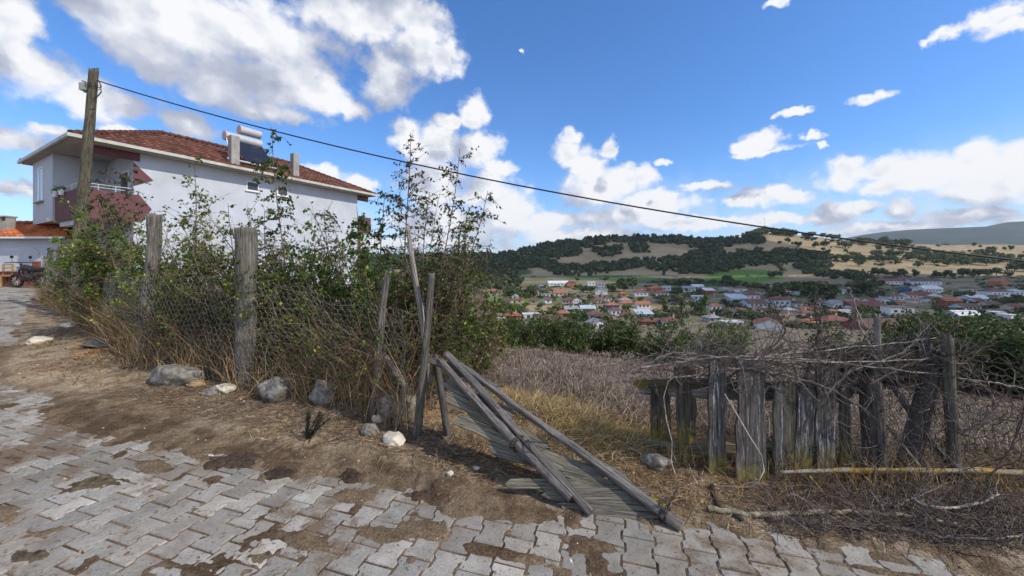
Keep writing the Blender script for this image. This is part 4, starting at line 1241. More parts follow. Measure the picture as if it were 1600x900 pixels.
def leaf_litter():
    n = 16000
    X = rng.uniform(-9, 5, n); e_ = road_y(X); f_ = fence_y(X)
    Y = e_ + .1 + (f_ - e_ + .2) * rng.random(n) ** .6
    k = rng.random(n) < sst(.40, .6, fbm(X * 2, Y * 2, 3, 97)) + .1
    X, Y = X[k], Y[k]; n = len(X); Z = hgt(X, Y) + .006
    D = rng.normal(0, 1, (n, 3)); D[:, 2] *= .15
    v, f, c = leaves(np.stack([X, Y, Z], -1), D, rng.uniform(.012, .030, n), pal(n, [(.22, .13, .065, 3), (.12, .075, .045, 3), (.42, .32, .18, 2)]), .0, .6, .15)
    m = 3600
    X = rng.uniform(-4.5, 4.5, m); e_ = road_y(X); f_ = fence_y(X); Y = e_ + (f_ - e_) * (.15 + .85 * rng.random(m)); Z = hgt(X, Y) + .008
    D = rng.normal(0, 1, (m, 3)); D[:, 2] *= .1
    tw = walk(np.stack([X, Y, Z], -1), D, rng.uniform(.05, .3, m), 3, .12, 0)
    tw[:, :, 2] = hgt(tw[:, :, 0].ravel(), tw[:, :, 1].ravel()).reshape(m, -1) + .008
    w = path_mesh('', tw, np.full(m, .0025), np.full(m, .0015), 3, pal(m, [(.24, .17, .12, 1), (.14, .10, .075, 1), (.34, .28, .22, .5)]))
    o = put('leaf_litter', [(v, f, c), w], M_straw)
    tag(o, 'fallen leaves and thin twigs on the soil verge', 'leaf litter', kind='stuff')
leaf_litter()

# ---- dead branches stacked on the plank fence
M_bark = mat_plain('grey_bark', (0.22, 0.195, 0.185), .9, .35, 30, bmp=.4, attr=True)
def branch(pts, r0, r1, label, twigs=22, tl=.28, seed=0, mat=None, col=(1, 1, 1), group='dead branches piled on the plank fence', name='dead_branch', up=.1):
    """pts: (px,row,Y)"""
    q = [P(*p) for p in pts]
    # smooth by Catmull-Rom
    sm = []
    for i in range(len(q) - 1):
        a, b, c, d = q[max(i - 1, 0)], q[i], q[i + 1], q[min(i + 2, len(q) - 1)]
        for k in range(6):
            t = k / 6
            sm.append(.5 * ((2 * b) + (c - a) * t + (2 * a - 5 * b + 4 * c - d) * t * t + (3 * b - a - 3 * c + d) * t ** 3))
    sm.append(q[-1])
    K = len(sm)
    mb_p = np.array([[tuple(s_ + Vector((random.gauss(0, .004), random.gauss(0, .004), random.gauss(0, .004)))) for s_ in sm]])
    parts = [path_mesh('', mb_p, np.array([r0]), np.array([r1]), 7, np.array([col]))]
    if twigs:
        p_, d_ = on_paths(mb_p, twigs, .1)
        t1 = walk(p_, d_ * .8 + rng.normal(0, .5, p_.shape) + np.array([0, 0, up]), rng.uniform(.4, 1.3, twigs) * tl, 5, .16, -.02)
        p2, d2 = on_paths(t1, twigs * 3, .2)
        t2 = walk(p2, d2 * .8 + rng.normal(0, .5, p2.shape), rng.uniform(.3, 1, len(p2)) * tl * .55, 4, .2, 0)
        parts += [path_mesh('', t1, np.full(twigs, r1 * .9 + .001), np.full(twigs, .0014), 3, pal(twigs, [(*col, 1)], .25)), path_mesh('', t2, np.full(len(t2), .002), np.full(len(t2), .0011), 3, pal(len(t2), [(*col, 1)], .25))]
    return tag(put(name, parts, mat or M_bark), label, 'branch', group)
LB = (1.6, 1.55, 1.5)
branch([(996, 577, 3.1), (1050, 553, 3.0), (1110, 556, 2.9), (1200, 562, 2.85), (1330, 566, 2.8), (1450, 560, 2.75)], .008, .004, 'pale long branch lying level along the top of the planks', 14, .25, 1, col=LB)
branch([(1000, 575, 3.05), (1060, 566, 3.0), (1130, 558, 2.9), (1220, 559, 2.85), (1340, 570, 2.8), (1500, 590, 2.8), (1600, 606, 2.8)], .010, .004, 'longest branch sloping right past the corner post', 20, .3, 2, col=LB)
branch([(1015, 580, 3.1), (1040, 558, 3.0), (1075, 560, 3.0), (1110, 530, 3.0), (1140, 505, 3.0)], .008, .003, 'branch bending upward at the left end of the brushwood', 16, .3, 3)
branch([(1010, 592, 3.1), (1100, 585, 3.0), (1180, 560, 2.9), (1280, 548, 2.9), (1400, 536, 2.9), (1462, 528, 2.9)], .009, .003, 'branch rising gently right to end beside the top of the slim pole', 18, .3, 4, col=LB)
branch([(1120, 600, 2.9), (1180, 565, 2.9), (1225, 520, 2.9), (1215, 490, 2.9), (1205, 470, 2.9)], .010, .003, 'upright forked branch before the white gabled shed', 12, .3, 5, col=(.6, .5, .48))
branch([(1326, 448, 2.9), (1337, 480, 2.9), (1344, 510, 2.9), (1362, 545, 2.9), (1395, 600, 2.95), (1440, 660, 3.0)], .004, .008, 'bare upright pale stick standing highest above the brushwood', 7, .25, 6, col=LB)
branch([(1250, 610, 2.9), (1268, 560, 2.9), (1280, 520, 2.9), (1285, 488, 2.9)], .016, .006, 'dark knobbly upright branch left of the highest stick', 8, .3, 7, col=(.5, .45, .42))
branch([(1290, 620, 2.85), (1330, 580, 2.85), (1400, 555, 2.85), (1440, 520, 2.85), (1455, 506, 2.85)], .009, .003, 'branch reaching up right towards the charred post', 14, .3, 8)
branch([(1135, 575, 2.8), (1220, 585, 2.8), (1320, 620, 2.8), (1400, 680, 2.8)], .008, .004, 'branch sagging down across the right planks', 14, .3, 9, col=(.8, .75, .7))
branch([(1360, 600, 2.8), (1420, 570, 2.8), (1480, 560, 2.8), (1540, 600, 2.8), (1600, 650, 2.75)], .006, .003, 'thin branch arching over the corner post', 16, .35, 10, col=(.8, .7, .66))
branch([(1500, 680, 2.7), (1545, 650, 2.65), (1552, 622, 2.65), (1530, 598, 2.65), (1505, 605, 2.7)], .007, .003, 'crooked branch curling upward inside the netting', 8, .2, 11, col=(.8, .7, .66))
branch([(1545, 745, 2.6), (1580, 700, 2.6), (1600, 640, 2.6), (1612, 590, 2.6)], .006, .003, 'dark curved branch at the far right edge', 10, .25, 12, col=(.5, .42, .4))
# main lichen branch, logs and sticks low at the right
lich = mat_plain('lichen_bark', (0.36, 0.31, 0.22), .9, .3, 24, bmp=.4)
mlt = NT(lich.node_tree)
bs = [x for x in lich.node_tree.nodes if x.type == 'BSDF_PRINCIPLED'][0]
tcx = mlt.node('ShaderNodeTexCoord').outputs['Object']
sx = mlt.node('ShaderNodeSeparateXYZ'); mlt.put(sx.inputs[0], tcx)
nl = mlt.m('ADD', mlt.m('ADD', mlt.m('MULTIPLY', mlt.noise(tcx, 6, 3, .6), .6), mlt.m('MULTIPLY', mlt.noise(tcx, 34, 5, .6), .45)), mlt.rng(sx.outputs[2], 1.7, 2.3, 0.0, -0.4))
mlt.put(bs.inputs['Base Color'], mlt.mix(mlt.rng(nl, .50, .58, 0, 1), (0.26, 0.235, 0.19), mlt.mix(mlt.noise(tcx, 60, 3), (0.30, 0.16, 0.02), (0.46, 0.30, 0.04))))
lb = empty('lichen_branch', P(1400, 745, 2.7), 'long straight branch crusted with orange yellow lichen before the right posts', 'branch')
log('branch_wood', P(1700, 742, 2.62), P(1217, 739, 2.74), .021, .012, lich, lb, seed=81, n=14, rough=.45, knots=26, ragged=.01, bend=-.055)
tw0 = np.array([tuple(P(px_, 744, 2.69)) for px_ in (1265, 1325, 1350, 1392, 1440, 1520, 1560)])
tws = walk(tw0, np.array([[.5, -.3, -1]] * 7) + rng.normal(0, .3, (7, 3)), rng.uniform(.2, .38, 7), 6, .2, -.1)
p2, d2 = on_paths(tws, 26, .2); tw2 = walk(p2, d2 + rng.normal(0, .6, p2.shape), rng.uniform(.06, .18, 26), 4, .2, 0)
for k_ in range(7):
    own = tw2[k_ * 3:(k_ + 1) * 3].copy(); off_ = tws[k_, 2:5] ; own += (off_ - own[:, 0])[:, None, :]
    put('twig', [path_mesh('', tws[k_:k_ + 1], np.full(1, .007), np.full(1, .003), 5, np.array([(1.8, 1.3, .5)])), path_mesh('', own, np.full(3, .0035), np.full(3, .0018), 4, np.array([(1.5, 1.15, .6)] * 3))], M_bark, lb)
def gbranch(pts, r0, r1, label, lift=.02, twigs=10, tl=.2, col=(1, 1, 1), seed=0, name='fallen_branch', mat=None, group='fallen branches on the ground at the right'):
    q = []
    for (px_, row_) in pts:
        g_ = G(px_, row_); q.append((px_, row_ - lift * F / g_.y, g_.y))
    return branch(q, r0, r1, label, twigs, tl, seed, mat, col, group, name, up=.3)
gbranch([(1106, 799), (1180, 808), (1260, 806), (1340, 806), (1420, 812), (1500, 826)], .019, .012, 'long mossy grey log lying just behind the right paving edge', .02, 8, .2, col=(1.35, 1.35, 1.0))
gbranch([(1200, 812), (1290, 822), (1390, 828), (1480, 842)], .024, .014, 'dark rotten log in the shade below the mossy grey log', .01, 6, .2, col=(.5, .42, .38))
gbranch([(1400, 832), (1450, 842), (1520, 846), (1598, 842)], .009, .005, 'pale thin stick along the ground at the right corner', .02, 8, .2, col=LB)
gbranch([(1395, 800), (1440, 780), (1480, 762), (1520, 740)], .008, .004, 'pale stick rising right at the foot of the corner post', .03, 8, .2, col=LB)
gbranch([(1420, 795), (1470, 812), (1520, 806), (1560, 790)], .010, .006, 'bent pale branch arching behind the mossy grey log', .07, 10, .25, col=LB)
gbranch([(700, 712), (760, 716), (800, 722)], .008, .005, 'short dark stick under the collapsed gate', .01, 5, .12, col=(.5, .42, .38))
gbranch([(590, 695), (640, 705), (700, 716)], .006, .003, 'thin tan stick on the soil before the gate post', .01, 6, .15, col=(1.5, 1.2, .9), group=None)
gbranch([(1112, 762), (1120, 788), (1128, 800), (1160, 815)], .016, .012, 'charred black stub lying near the left end of the mossy grey log', .01, 0, .1, col=(.2, .18, .17))
gbranch([(905, 655), (960, 690), (1010, 716)], .012, .009, 'straw coloured stick in the grass left of the plank fence', .02, 3, .1, col=(1.7, 1.25, .7), group=None)
def brushwood():
    n = 470
    t = rng.random(n); px_ = 1010 + 490 * t
    row_ = 572 + rng.normal(0, 17, n) - 14 * np.sin(t * 3.14)
    Y = np.interp(px_, [1000, 1150, 1480], [3.1, 2.95, 2.9]) + rng.normal(.05, .12, n)
    p_ = np.stack([(px_ - CX) / F * Y, Y, EYE + (HY - row_) / F * Y], -1)
    D = np.stack([rng.normal(.2, 1.0, n), rng.normal(0, .5, n), rng.normal(.08, .45, n)], -1)
    a = walk(p_, D, rng.uniform(.10, .55, n), 6, .16, -.015)
    p2, d2 = on_paths(a, 900, .2); b = walk(p2, d2 + rng.normal(0, .6, p2.shape), rng.uniform(.05, .2, len(p2)), 4, .18, 0)
    cc = [(1.3, 1.2, 1.2, 2), (.7, .6, .58, 4), (.45, .4, .38, 3)]
    # tangle round the black posts and down to the logs
    m = 420
    px_ = rng.uniform(1330, 1560, m); row_ = rng.uniform(600, 800, m); Y = 2.85 + rng.normal(0, .12, m) - (row_ - 600) / 200 * .2
    p3 = np.stack([(px_ - CX) / F * Y, Y, EYE + (HY - row_) / F * Y], -1)
    c = walk(p3, rng.normal(0, 1, (m, 3)) + np.array([0, 0, .4]), rng.uniform(.08, .35, m), 5, .25, -.03)
    m2 = 900
    px_ = rng.uniform(1200, 1600, m2); row_ = rng.uniform(760, 835, m2) + (px_ - 1200) / 400 * 25
    g_ = Gv(px_, row_)
    d = walk(g_ + np.array([0, 0, .01]), np.stack([rng.normal(0, 1, m2), rng.normal(0, .6, m2), np.abs(rng.normal(.3, .4, m2))], -1), rng.uniform(.06, .32, m2), 5, .2, -.06)
    parts = [path_mesh('', x, np.full(len(x), r_), np.full(len(x), r_ * .45), 3, pal(len(x), cc, .25)) for x, r_ in ((a, .0035), (b, .0022), (c, .003), (d, .0026))]
    tag(put('brushwood', parts, M_bark), 'tangle of thin dead twigs heaped over the right fence', 'brushwood', kind='stuff')
brushwood()
# dark conifer sprig on the verge
g = G(480, 690); n = 420
st = walk(np.array([tuple(g)] * 9) + rng.normal(0, .015, (9, 3)), rng.normal(0, .22, (9, 3)) + np.array([.25, .2, 1]), np.full(9, .24), 6, .1, 0)
p2, d2 = on_paths(st, 1400, .1)
o = put('dry_sprig', [path_mesh('', st, np.full(9, .004), np.full(9, .002), 4, np.array([(.03, .03, .025)] * 9)), leaves(p2, d2, np.full(1400, .024), pal(1400, [(.02, .035, .025, 2), (.035, .045, .03, 1)]), 0, .16)], M_leaf)
tag(o, 'dark green needle sprig standing on the soil between the boulders and the pavers', 'sprig')
# ================================================================== BUILDINGS
M_white = mat_plain('white_plaster', (0.52, 0.565, 0.635), .85, .08, .8, bmp=.15, dirty=(0.44, 0.46, 0.48))
M_purple = mat_plain('purple_plaster', (0.15, 0.068, 0.075), .85, .08, 2, bmp=.1)
M_ceil = mat_plain('balcony_ceiling', (0.45, 0.46, 0.47), .9, .06, 2, bmp=0)
M_gutter = mat_plain('gutter', (0.52, 0.53, 0.48), .5, .12, 3, bmp=0, dirty=(0.28, 0.26, 0.2))
M_tile = mat_plain('roof_tile', (0.175, 0.075, 0.053), .8, .28, 2.2, bmp=.3, dirty=(0.17, 0.075, 0.05), attr=True)
M_tile2 = mat_plain('new_roof_tile', (0.52, 0.155, 0.055), .75, .2, 2.2, bmp=.3, attr=True)
M_glass = mat_plain('dark_glass', (0.05, 0.07, 0.09), .08, .1, 2, bmp=0)
M_frame = mat_plain('window_frame', (0.78, 0.79, 0.8), .5, .03, 3, bmp=0)
M_conc = mat_plain('concrete', (0.36, 0.345, 0.32), .9, .15, 4, bmp=.3, dirty=(0.2, 0.19, 0.17))
M_steel = mat_plain('galvanised', (0.62, 0.64, 0.66), .35, .1, 3, metal=.3, bmp=0)

HO = Vector((-16.8, 14.6, 0)); HA = Vector((.495, .869, 0)); HB = Vector((-.869, .495, 0))
HM = Matrix((( HA.x, HB.x, 0, HO.x), (HA.y, HB.y, 0, HO.y), (0, 0, 1, 0), (0, 0, 0, 1)))
house = empty('house', HM @ Vector((4, 3.6, .8)), 'long two storey white house with purple corner balcony and red tiled hip roof', 'house')
def hb(mb, a, b): mb.box(a, b, HM); return mb
SL, EV_, RZ = 3.55, 6.62, 8.52     # slab, eave, ridge heights
mb = MB()
hb(mb, (1.95, .60, .3), (13.4, 7.2, EV_ - .14))                 # main block behind the balcony
hb(mb, (.25, 3.8, SL), (1.948, 7.2, EV_ - .14))                 # projecting corner room
hb(mb, (1.6, 3.2, .3), (1.95, 7.0, SL - .003))
mb.build('wall', M_white, house)
mb = MB()
hb(mb, (.42, 1.2, SL - .26), (.62, 3.6, SL - .003)); mb.build('beam', M_white, house)
mb = MB(); hb(mb, (.40, .60, SL), (1.948, 3.798, SL + .14)); mb.build('balcony_slab', M_ceil, house)
mb = MB(); hb(mb, (.32, .52, SL - .05), (.44, 3.797, SL + 1.12)); mb.build('parapet', M_purple, house)
mb = MB(); hb(mb, (.445, .52, SL - .05), (1.947, .64, SL + 1.12))
# stepped purple end of the side parapet on the wall face
v = [HM @ Vector(p) for p in ((1.95, .575, SL - .05), (2.15, .575, SL - .05), (2.55, .575, SL + .55), (2.15, .575, SL + 1.12), (1.95, .575, SL + 1.12))]
v += [HM @ Vector(p) for p in ((1.95, .598, SL - .05), (2.15, .598, SL - .05), (2.55, .598, SL + .55), (2.15, .598, SL + 1.12), (1.95, .598, SL + 1.12))]
pent = [(0, 1, 2, 3, 4), (9, 8, 7, 6, 5), (0, 5, 6, 1), (1, 6, 7, 2), (2, 7, 8, 3), (3, 8, 9, 4), (4, 9, 5, 0)]
mb.add(v, pent); mb.build('parapet', M_purple, house)
mb = MB()
v = [HM @ Vector((u_, v_, z_)) for v_ in (.575, .598) for (u_, z_) in ((1.95, SL + 1.5), (2.6, SL + 1.85), (1.95, SL + 2.5))]
mb.add(v, [(0, 1, 2), (5, 4, 3), (0, 3, 4, 1), (1, 4, 5, 2), (2, 5, 3, 0)]); mb.build('wall_trim', M_purple, house)
mb = MB(); hb(mb, (.44, .55, EV_ - .48), (2.15, .60, EV_ - .14)); mb.build('lintel_band', M_purple, house)
mb = MB(); hb(mb, (.45, .60, SL + 1.12), (.60, .75, EV_ - .15)); mb.build('balcony_column', M_conc, house)
mb = MB(); hb(mb, (0.02, .02, EV_ - .135), (14.48, 7.9, EV_ - .03)); mb.build('soffit', M_conc, house)
for (a, b) in (((.38, .58), (1.9, .58)), ((.38, .58), (.38, 3.75))):
    mb = MB()
    for dz in (1.24, 1.36): mb.tube([HM @ Vector((*a, SL + dz)), HM @ Vector((*b, SL + dz))], .018, 6)
    n_ = 4
    for i in range(n_):
        t = i / (n_ - 1); q = (a[0] + (b[0] - a[0]) * t, a[1] + (b[1] - a[1]) * t)
        mb.tube([HM @ Vector((*q, SL + 1.12)), HM @ Vector((*q, SL + 1.36))], .018, 6)
    mb.build('balcony_rail', M_steel, house)
# balcony door and window set in the block behind
mb = MB(); hb(mb, (1.93, 1.1, SL + .14), (1.947, 2.1, SL + 2.25)); d_ = mb.build('balcony_door', M_frame, house)
mb = MB(); hb(mb, (1.915, 1.2, SL + .9), (1.928, 2.0, SL + 2.15)); mb.build('pane', M_glass, d_)
def house_window(face, c, w_, h_, z_):
    """face 'front' (u const) or 'side' (v const)"""
    fr = MB(); t_ = .05
    if face == 'side':
        f0 = .585
        for (a, b) in (((c - w_ / 2, f0 - .02, z_), (c + w_ / 2, f0 + .013, z_ + t_)), ((c - w_ / 2, f0 - .02, z_ + h_ - t_), (c + w_ / 2, f0 + .013, z_ + h_)), ((c - w_ / 2, f0 - .02, z_ + t_), (c - w_ / 2 + t_, f0 + .013, z_ + h_ - t_)), ((c + w_ / 2 - t_, f0 - .02, z_ + t_), (c + w_ / 2, f0 + .013, z_ + h_ - t_))): hb(fr, a, b)
        win = fr.build('window', M_frame, house)
        p_ = MB(); hb(p_, (c - w_ / 2 + t_, f0 - .004, z_ + t_), (c + w_ / 2 - t_, f0 + .01, z_ + h_ - t_)); p_.build('pane', M_glass, win)
        s_ = MB(); hb(s_, (c - w_ / 2 - .06, f0 - .07, z_ - .05), (c + w_ / 2 + .06, f0 + .013, z_ - .003)); s_.build('sill', M_frame, win)
    else:
        f0 = .235
        for (a, b) in (((f0 - .02, c - w_ / 2, z_), (f0 + .013, c + w_ / 2, z_ + t_)), ((f0 - .02, c - w_ / 2, z_ + h_ - t_), (f0 + .013, c + w_ / 2, z_ + h_)), ((f0 - .02, c - w_ / 2, z_ + t_), (f0 + .013, c - w_ / 2 + t_, z_ + h_ - t_)), ((f0 - .02, c + w_ / 2 - t_, z_ + t_), (f0 + .013, c + w_ / 2, z_ + h_ - t_)),
                       ((f0 - .02, c - .03, z_ + t_), (f0 + .013, c + .03, z_ + h_ - t_))): hb(fr, a, b)
        win = fr.build('window', M_frame, house)
        p_ = MB(); hb(p_, (f0 - .004, c - w_ / 2 + t_, z_ + t_), (f0 + .01, c + w_ / 2 - t_, z_ + h_ - t_)); p_.build('pane', mat_plain('window_glass', (.42, .5, .62), .15, .1, 2, bmp=0), win)
        s_ = MB(); hb(s_, (f0 - .10, c - w_ / 2 - .08, z_ - .06), (f0 + .013, c + w_ / 2 + .08, z_ - .003)); s_.build('sill', M_conc, win)
house_window('front', 5.85, 1.15, 1.55, SL + 1.0)
house_window('side', 6.7, .62, .50, 5.62)
house_window('side', 8.3, .62, .50, 5.62)
# far balcony seen past the right end
mb = MB(); hb(mb, (13.402, .55, 3.9), (14.5, .70, 5.0)); mb.build('rear_parapet', M_purple, house)
mb = MB(); hb(mb, (13.402, .58, EV_ - .50), (14.3, .66, EV_ - .145)); mb.build('lintel_band', M_purple, house)
mb = MB(); hb(mb, (13.402, .575, .8), (13.6, .75, 3.895)); mb.build('rear_pillar', M_purple, house)
def tile_plane(mb, O, ea, eu, W_, H_, inside, n, tw=.24, th_=.34):
    """overlapping clay tiles as waves in real relief"""
    ns = int(W_ / tw * 4); nt = int(H_ / th_)
    idx = {}
    r_ = random.Random(int(W_ * 100))
    for j in range(nt):
        tone = 1
        for i in range(ns):
            s0 = (i) * tw / 4; s1 = (i + 1) * tw / 4; t0 = j * th_; t1 = min((j + 1) * th_ + .03, H_)
            if not inside((s0 + s1) / 2, (t0 + t1) / 2): continue
            if i % 4 == 0 or tone == 1: tone = r_.uniform(.62, 1.2)
            def pt(s_, t_, lift): return O + ea * s_ + eu * t_ + n * (.028 * math.cos(s_ / tw * 2 * math.pi) + lift)
            mb.col((tone, tone * .98, tone * .95))
            mb.add([pt(s0, t0, .05), pt(s1, t0, .05), pt(s1, t1, .018), pt(s0, t1, .018), pt(s0, t0, .0), pt(s1, t0, .0)], [(0, 1, 2, 3), (4, 5, 1, 0)])
    mb.col((1, 1, 1))
def hip_roof(M, u0, v0, u1, v1, ze, zr, parent, mat, along=True):
    """hip roof over a rectangle in local frame M"""
    h = zr - ze; half = (v1 - v0) / 2
    X = lambda p: M @ Vector(p)
    Rm = M.to_3x3()
    mb = MB()
    sl = math.hypot(half, h)
    for side in (0, 1):
        O = X((u0, v0, ze)) if side == 0 else X((u1, v1, ze))
        ea = Rm @ Vector((1 if side == 0 else -1, 0, 0)); eu = Rm @ Vector((0, (1 if side == 0 else -1) * half / sl, h / sl))
        L = u1 - u0
        tile_plane(mb, O, ea, eu, L, sl, lambda s_, t_: s_ >= t_ / sl * half - .03 and s_ <= L - t_ / sl * half + .03, ea.cross(eu))
    for side in (0, 1):
        O = X((u0, v1, ze)) if side == 0 else X((u1, v0, ze))
        ea = Rm @ Vector((0, -1 if side == 0 else 1, 0)); eu = Rm @ Vector(((1 if side == 0 else -1) * half / sl, 0, h / sl))
        L = v1 - v0
        tile_plane(mb, O, ea, eu, L, sl, lambda s_, t_: s_ >= t_ / sl * half - .03 and s_ <= L - t_ / sl * half + .03, ea.cross(eu))
    rf = mb.build('roof', mat, parent, cols=True)
    mb = MB()
    r1, r2 = X((u0 + half, v0 + half, zr + .03)), X((u1 - half, v0 + half, zr + .03))
    for a, b in ((X((u0, v0, ze + .03)), r1), (X((u0, v1, ze + .03)), r1), (X((u1, v0, ze + .03)), r2), (X((u1, v1, ze + .03)), r2), (r1, r2)):
        n_ = max(2, int((b - a).length / .33))
        for i in range(n_):
            p, q = a.lerp(b, i / n_), a.lerp(b, (i + 1.12) / n_)
            mb.col((random.uniform(.6, 1.15),) * 3)
            mb.tube([p + Vector((0, 0, .02)), q], [.105, .085], 8)
    mb.build('ridge_tiles', mat, rf, cols=True)
    return rf
rf = hip_roof(HM, 0, 0, 14.5, 7.95, EV_, RZ, house, M_tile)
mb = MB(); hb(mb, (-.10, -.10, EV_ - .11), (14.6, -.004, EV_ + .02)); mb.build('gutter', M_gutter, house)
mb = MB(); hb(mb, (-.10, -.002, EV_ - .11), (-.004, 8.05, EV_ + .02)); mb.build('gutter', M_gutter, house)
for (u_, v_, z0, z1, w_) in ((5.78, .55, EV_, 8.3, .19), (9.1, .75, EV_, 8.25, .17)):
    mb = MB(); hb(mb, (u_ - w_, v_ - w_, z0 - .1), (u_ + w_, v_ + w_, z1)); ch = mb.build('chimney', M_conc, rf)
    mb = MB(); hb(mb, (u_ - w_ * 1.35, v_ - w_ * 1.35, z0 + .16), (u_ + w_ * 1.35, v_ + w_ * 1.35, z0 + .30))
for i, v_ in enumerate((.40, .62)):
    pass
# flower pots hanging on the balcony rail
for k, v_ in enumerate((3.2, 2.3)):
    c = HM @ Vector((.22, v_, SL + .98))
    t_ = empty('flower_pot', c, ['white hanging flower pot at the left end of the purple balcony', 'white hanging flower pot nearer the utility pole on the purple balcony'][k], 'flower pot', 'flower pots on the balcony rail')
    mb = MB(); mb.tube([c, c + Vector((0, 0, .24))], [.075, .105], 12); mb.build('pot', M_frame, t_)
    n_ = 60; pl = np.array([tuple(c + Vector((0, 0, .24)))] * n_) + rng.normal(0, .05, (n_, 3)); put('plant', [leaves(pl, rng.normal(0, 1, (n_, 3)) + np.array([0, 0, .6]), np.full(n_, .12), pal(n_, GREEN), 0, .5)], M_leaf, t_)
# ---- solar water heater
sh_ = empty('solar_water_heater', HM @ Vector((6.6, 2.2, 7.6)), 'solar water heater with two white tanks and a blue tube panel on the red roof', 'solar heater')
def cyl(name, a, b, r_, mat, parent, n_=24):
    mb = MB(); mb.tube([HM @ Vector(a), HM @ Vector(b)], r_, n_); return mb.build(name, mat, parent)
M_tank = mat_plain('tank_metal', (0.55, 0.56, 0.56), .3, .06, 3, metal=.2, bmp=0); M_cap = mat_plain('tank_cap', (0.60, 0.42, 0.38), .6, .1, 4, bmp=0)
t1 = cyl('lower_tank', (5.85, 1.55, 8.52), (7.6, 1.55, 8.52), .235, M_tank, sh_); cyl('tank_cap', (5.78, 1.55, 8.52), (5.848, 1.55, 8.52), .245, M_cap, t1)
t2 = cyl('upper_tank', (6.8, 2.1, 9.22), (7.85, 2.1, 9.22), .235, M_tank, sh_); cyl('tank_cap', (6.73, 2.1, 9.22), (6.798, 2.1, 9.22), .245, M_cap, t2)
mb = MB()
for i in range(20):
    u_ = 6.1 + i * .078
    mb.tube([HM @ Vector((u_, 1.42, 8.34)), HM @ Vector((u_ + .35, .62, 7.12))], .036, 6)
mb.build('tube_panel', mat_plain('solar_tube', (.03, .042, .085), .15, .1, 4, bmp=0), sh_)
mb = MB(); mb.tube([HM @ Vector((5.5, .6, 7.1)), HM @ Vector((8.0, .6, 7.1))], .05, 6)
for a, b in (((6.0, 1.55, 8.3), (6.0, 1.55, 7.25)), ((7.5, 1.55, 8.3), (7.5, 1.55, 7.25)), ((6.9, 2.1, 9.0), (6.9, 2.1, 7.5)), ((7.75, 2.1, 9.0), (7.75, 2.1, 7.5)), ((5.82, 1.4, 8.4), (5.82, .9, 7.0)), ((6.0, 1.55, 7.8), (7.5, 1.55, 7.3))):
    mb.tube([HM @ Vector(a), HM @ Vector(b)], .022, 5)
mb.build('stand', M_steel, sh_)

# ---- low annex
annex = empty('annex', Vector((-24.5, 18, 1.0)), 'low white annex with bright orange tiled roof at the left edge', 'annex')
AM = Matrix.Identity(4)
mb = MB(); mb.box((-30, 17.0, .4), (-20.0, 20.0, 2.83)); mb.build('wall', M_white, annex)
rf2 = hip_roof(AM, -30.3, 16.75, -19.6, 20.25, 2.86, 3.62, annex, M_tile2)
mb = MB(); mb.box((-30.35, 16.65, 2.78), (-19.5, 16.745, 2.86)); mb.build('fascia', M_frame, annex)
mb = MB(); q = P(12, 367, 17.6)
for (a, b) in (((-.17, -.17, -.5), (.17, .17, .62)), ((-.17, -.17, .62), (-.11, .17, .80)), ((.11, -.17, .62), (.17, .17, .80)), ((-.20, -.20, .80), (.20, .20, .86))):
    mb.box(tuple(q + Vector(a)), tuple(q + Vector(b)))
mb.build('chimney', M_conc, rf2)
# things along the annex wall
def atg(px, Y): return GY(px, Y)
g = atg(20, 16.4); t_ = empty('wooden_crate', g, 'reddish brown slatted crate against the white annex wall', 'crate')
M_red = mat_plain('red_wood', (0.21, 0.075, 0.05), .8, .2, 6); M_tan = mat_plain('tan_wood', (0.45, 0.27, 0.12), .7, .2, 6)
for k in range(6):
    mb = MB(); x_ = g.x - .62 + k * .22; mb.box((x_, g.y - .02, g.z - .05), (x_ + .18, g.y + .02, g.z + .62)); mb.build('slat', M_red, t_)
mb = MB(); mb.box((g.x - .64, g.y + .022, g.z - .05), (g.x + .68, g.y + .5, g.z + .55)); mb.build('box_body', M_red, t_)
mb = MB(); mb.box((g.x - .66, g.y - .05, g.z + .622), (g.x + .70, g.y + .52, g.z + .66)); mb.build('lid', M_red, t_)
g = atg(3, 16.2); t_ = empty('wooden_chair', g, 'light brown wooden chair standing beside the reddish crate', 'chair')
for (a, b) in ((-.2, -.2), (.2, -.2), (-.2, .2), (.2, .2)):
    mb = MB(); mb.box((g.x + a - .025, g.y + b - .025, g.z - .03), (g.x + a + .025, g.y + b + .025, g.z + (.98 if b > 0 else .45))); mb.build('leg', M_tan, t_)
mb = MB(); mb.box((g.x - .23, g.y - .23, g.z + .452), (g.x + .23, g.y + .17, g.z + .49)); mb.build('seat', M_tan, t_)
for zz in (.62, .78, .92):
    mb = MB(); mb.box((g.x - .172, g.y + .185, g.z + zz), (g.x + .172, g.y + .21, g.z + zz + .06)); mb.build('backrest_slat', M_tan, t_)
g = atg(55, 16.6)
mb = MB(); mb.box((g.x - .14, g.y, g.z - .05), (g.x + .18, g.y + .06, g.z + 1.10)); mb.box((g.x - .14, g.y - .02, g.z + .9), (g.x + .18, g.y - .001, g.z + .96)); mb.box((g.x - .14, g.y - .02, g.z + .3), (g.x + .18, g.y - .001, g.z + .36))
tag(mb.build('wooden_board', mat_plain('rust_board', (0.28, 0.09, 0.05), .8, .2, 6)), 'tall rust red wooden board leaning on the annex wall behind the motorcycle', 'board')
g = atg(64, 15.9)
mb = MB(); mb.box((g.x - .35, g.y, g.z - .05), (g.x + .45, g.y + .35, g.z + .50)); mb.box((g.x - .4, g.y - .04, g.z + .502), (g.x + .5, g.y + .4, g.z + .56))
tag(mb.build('wooden_bench', mat_plain('dark_bench', (0.10, 0.055, 0.05), .8, .2, 6)), 'low dark wooden bench between the motorcycle and the small dark fence post', 'bench')
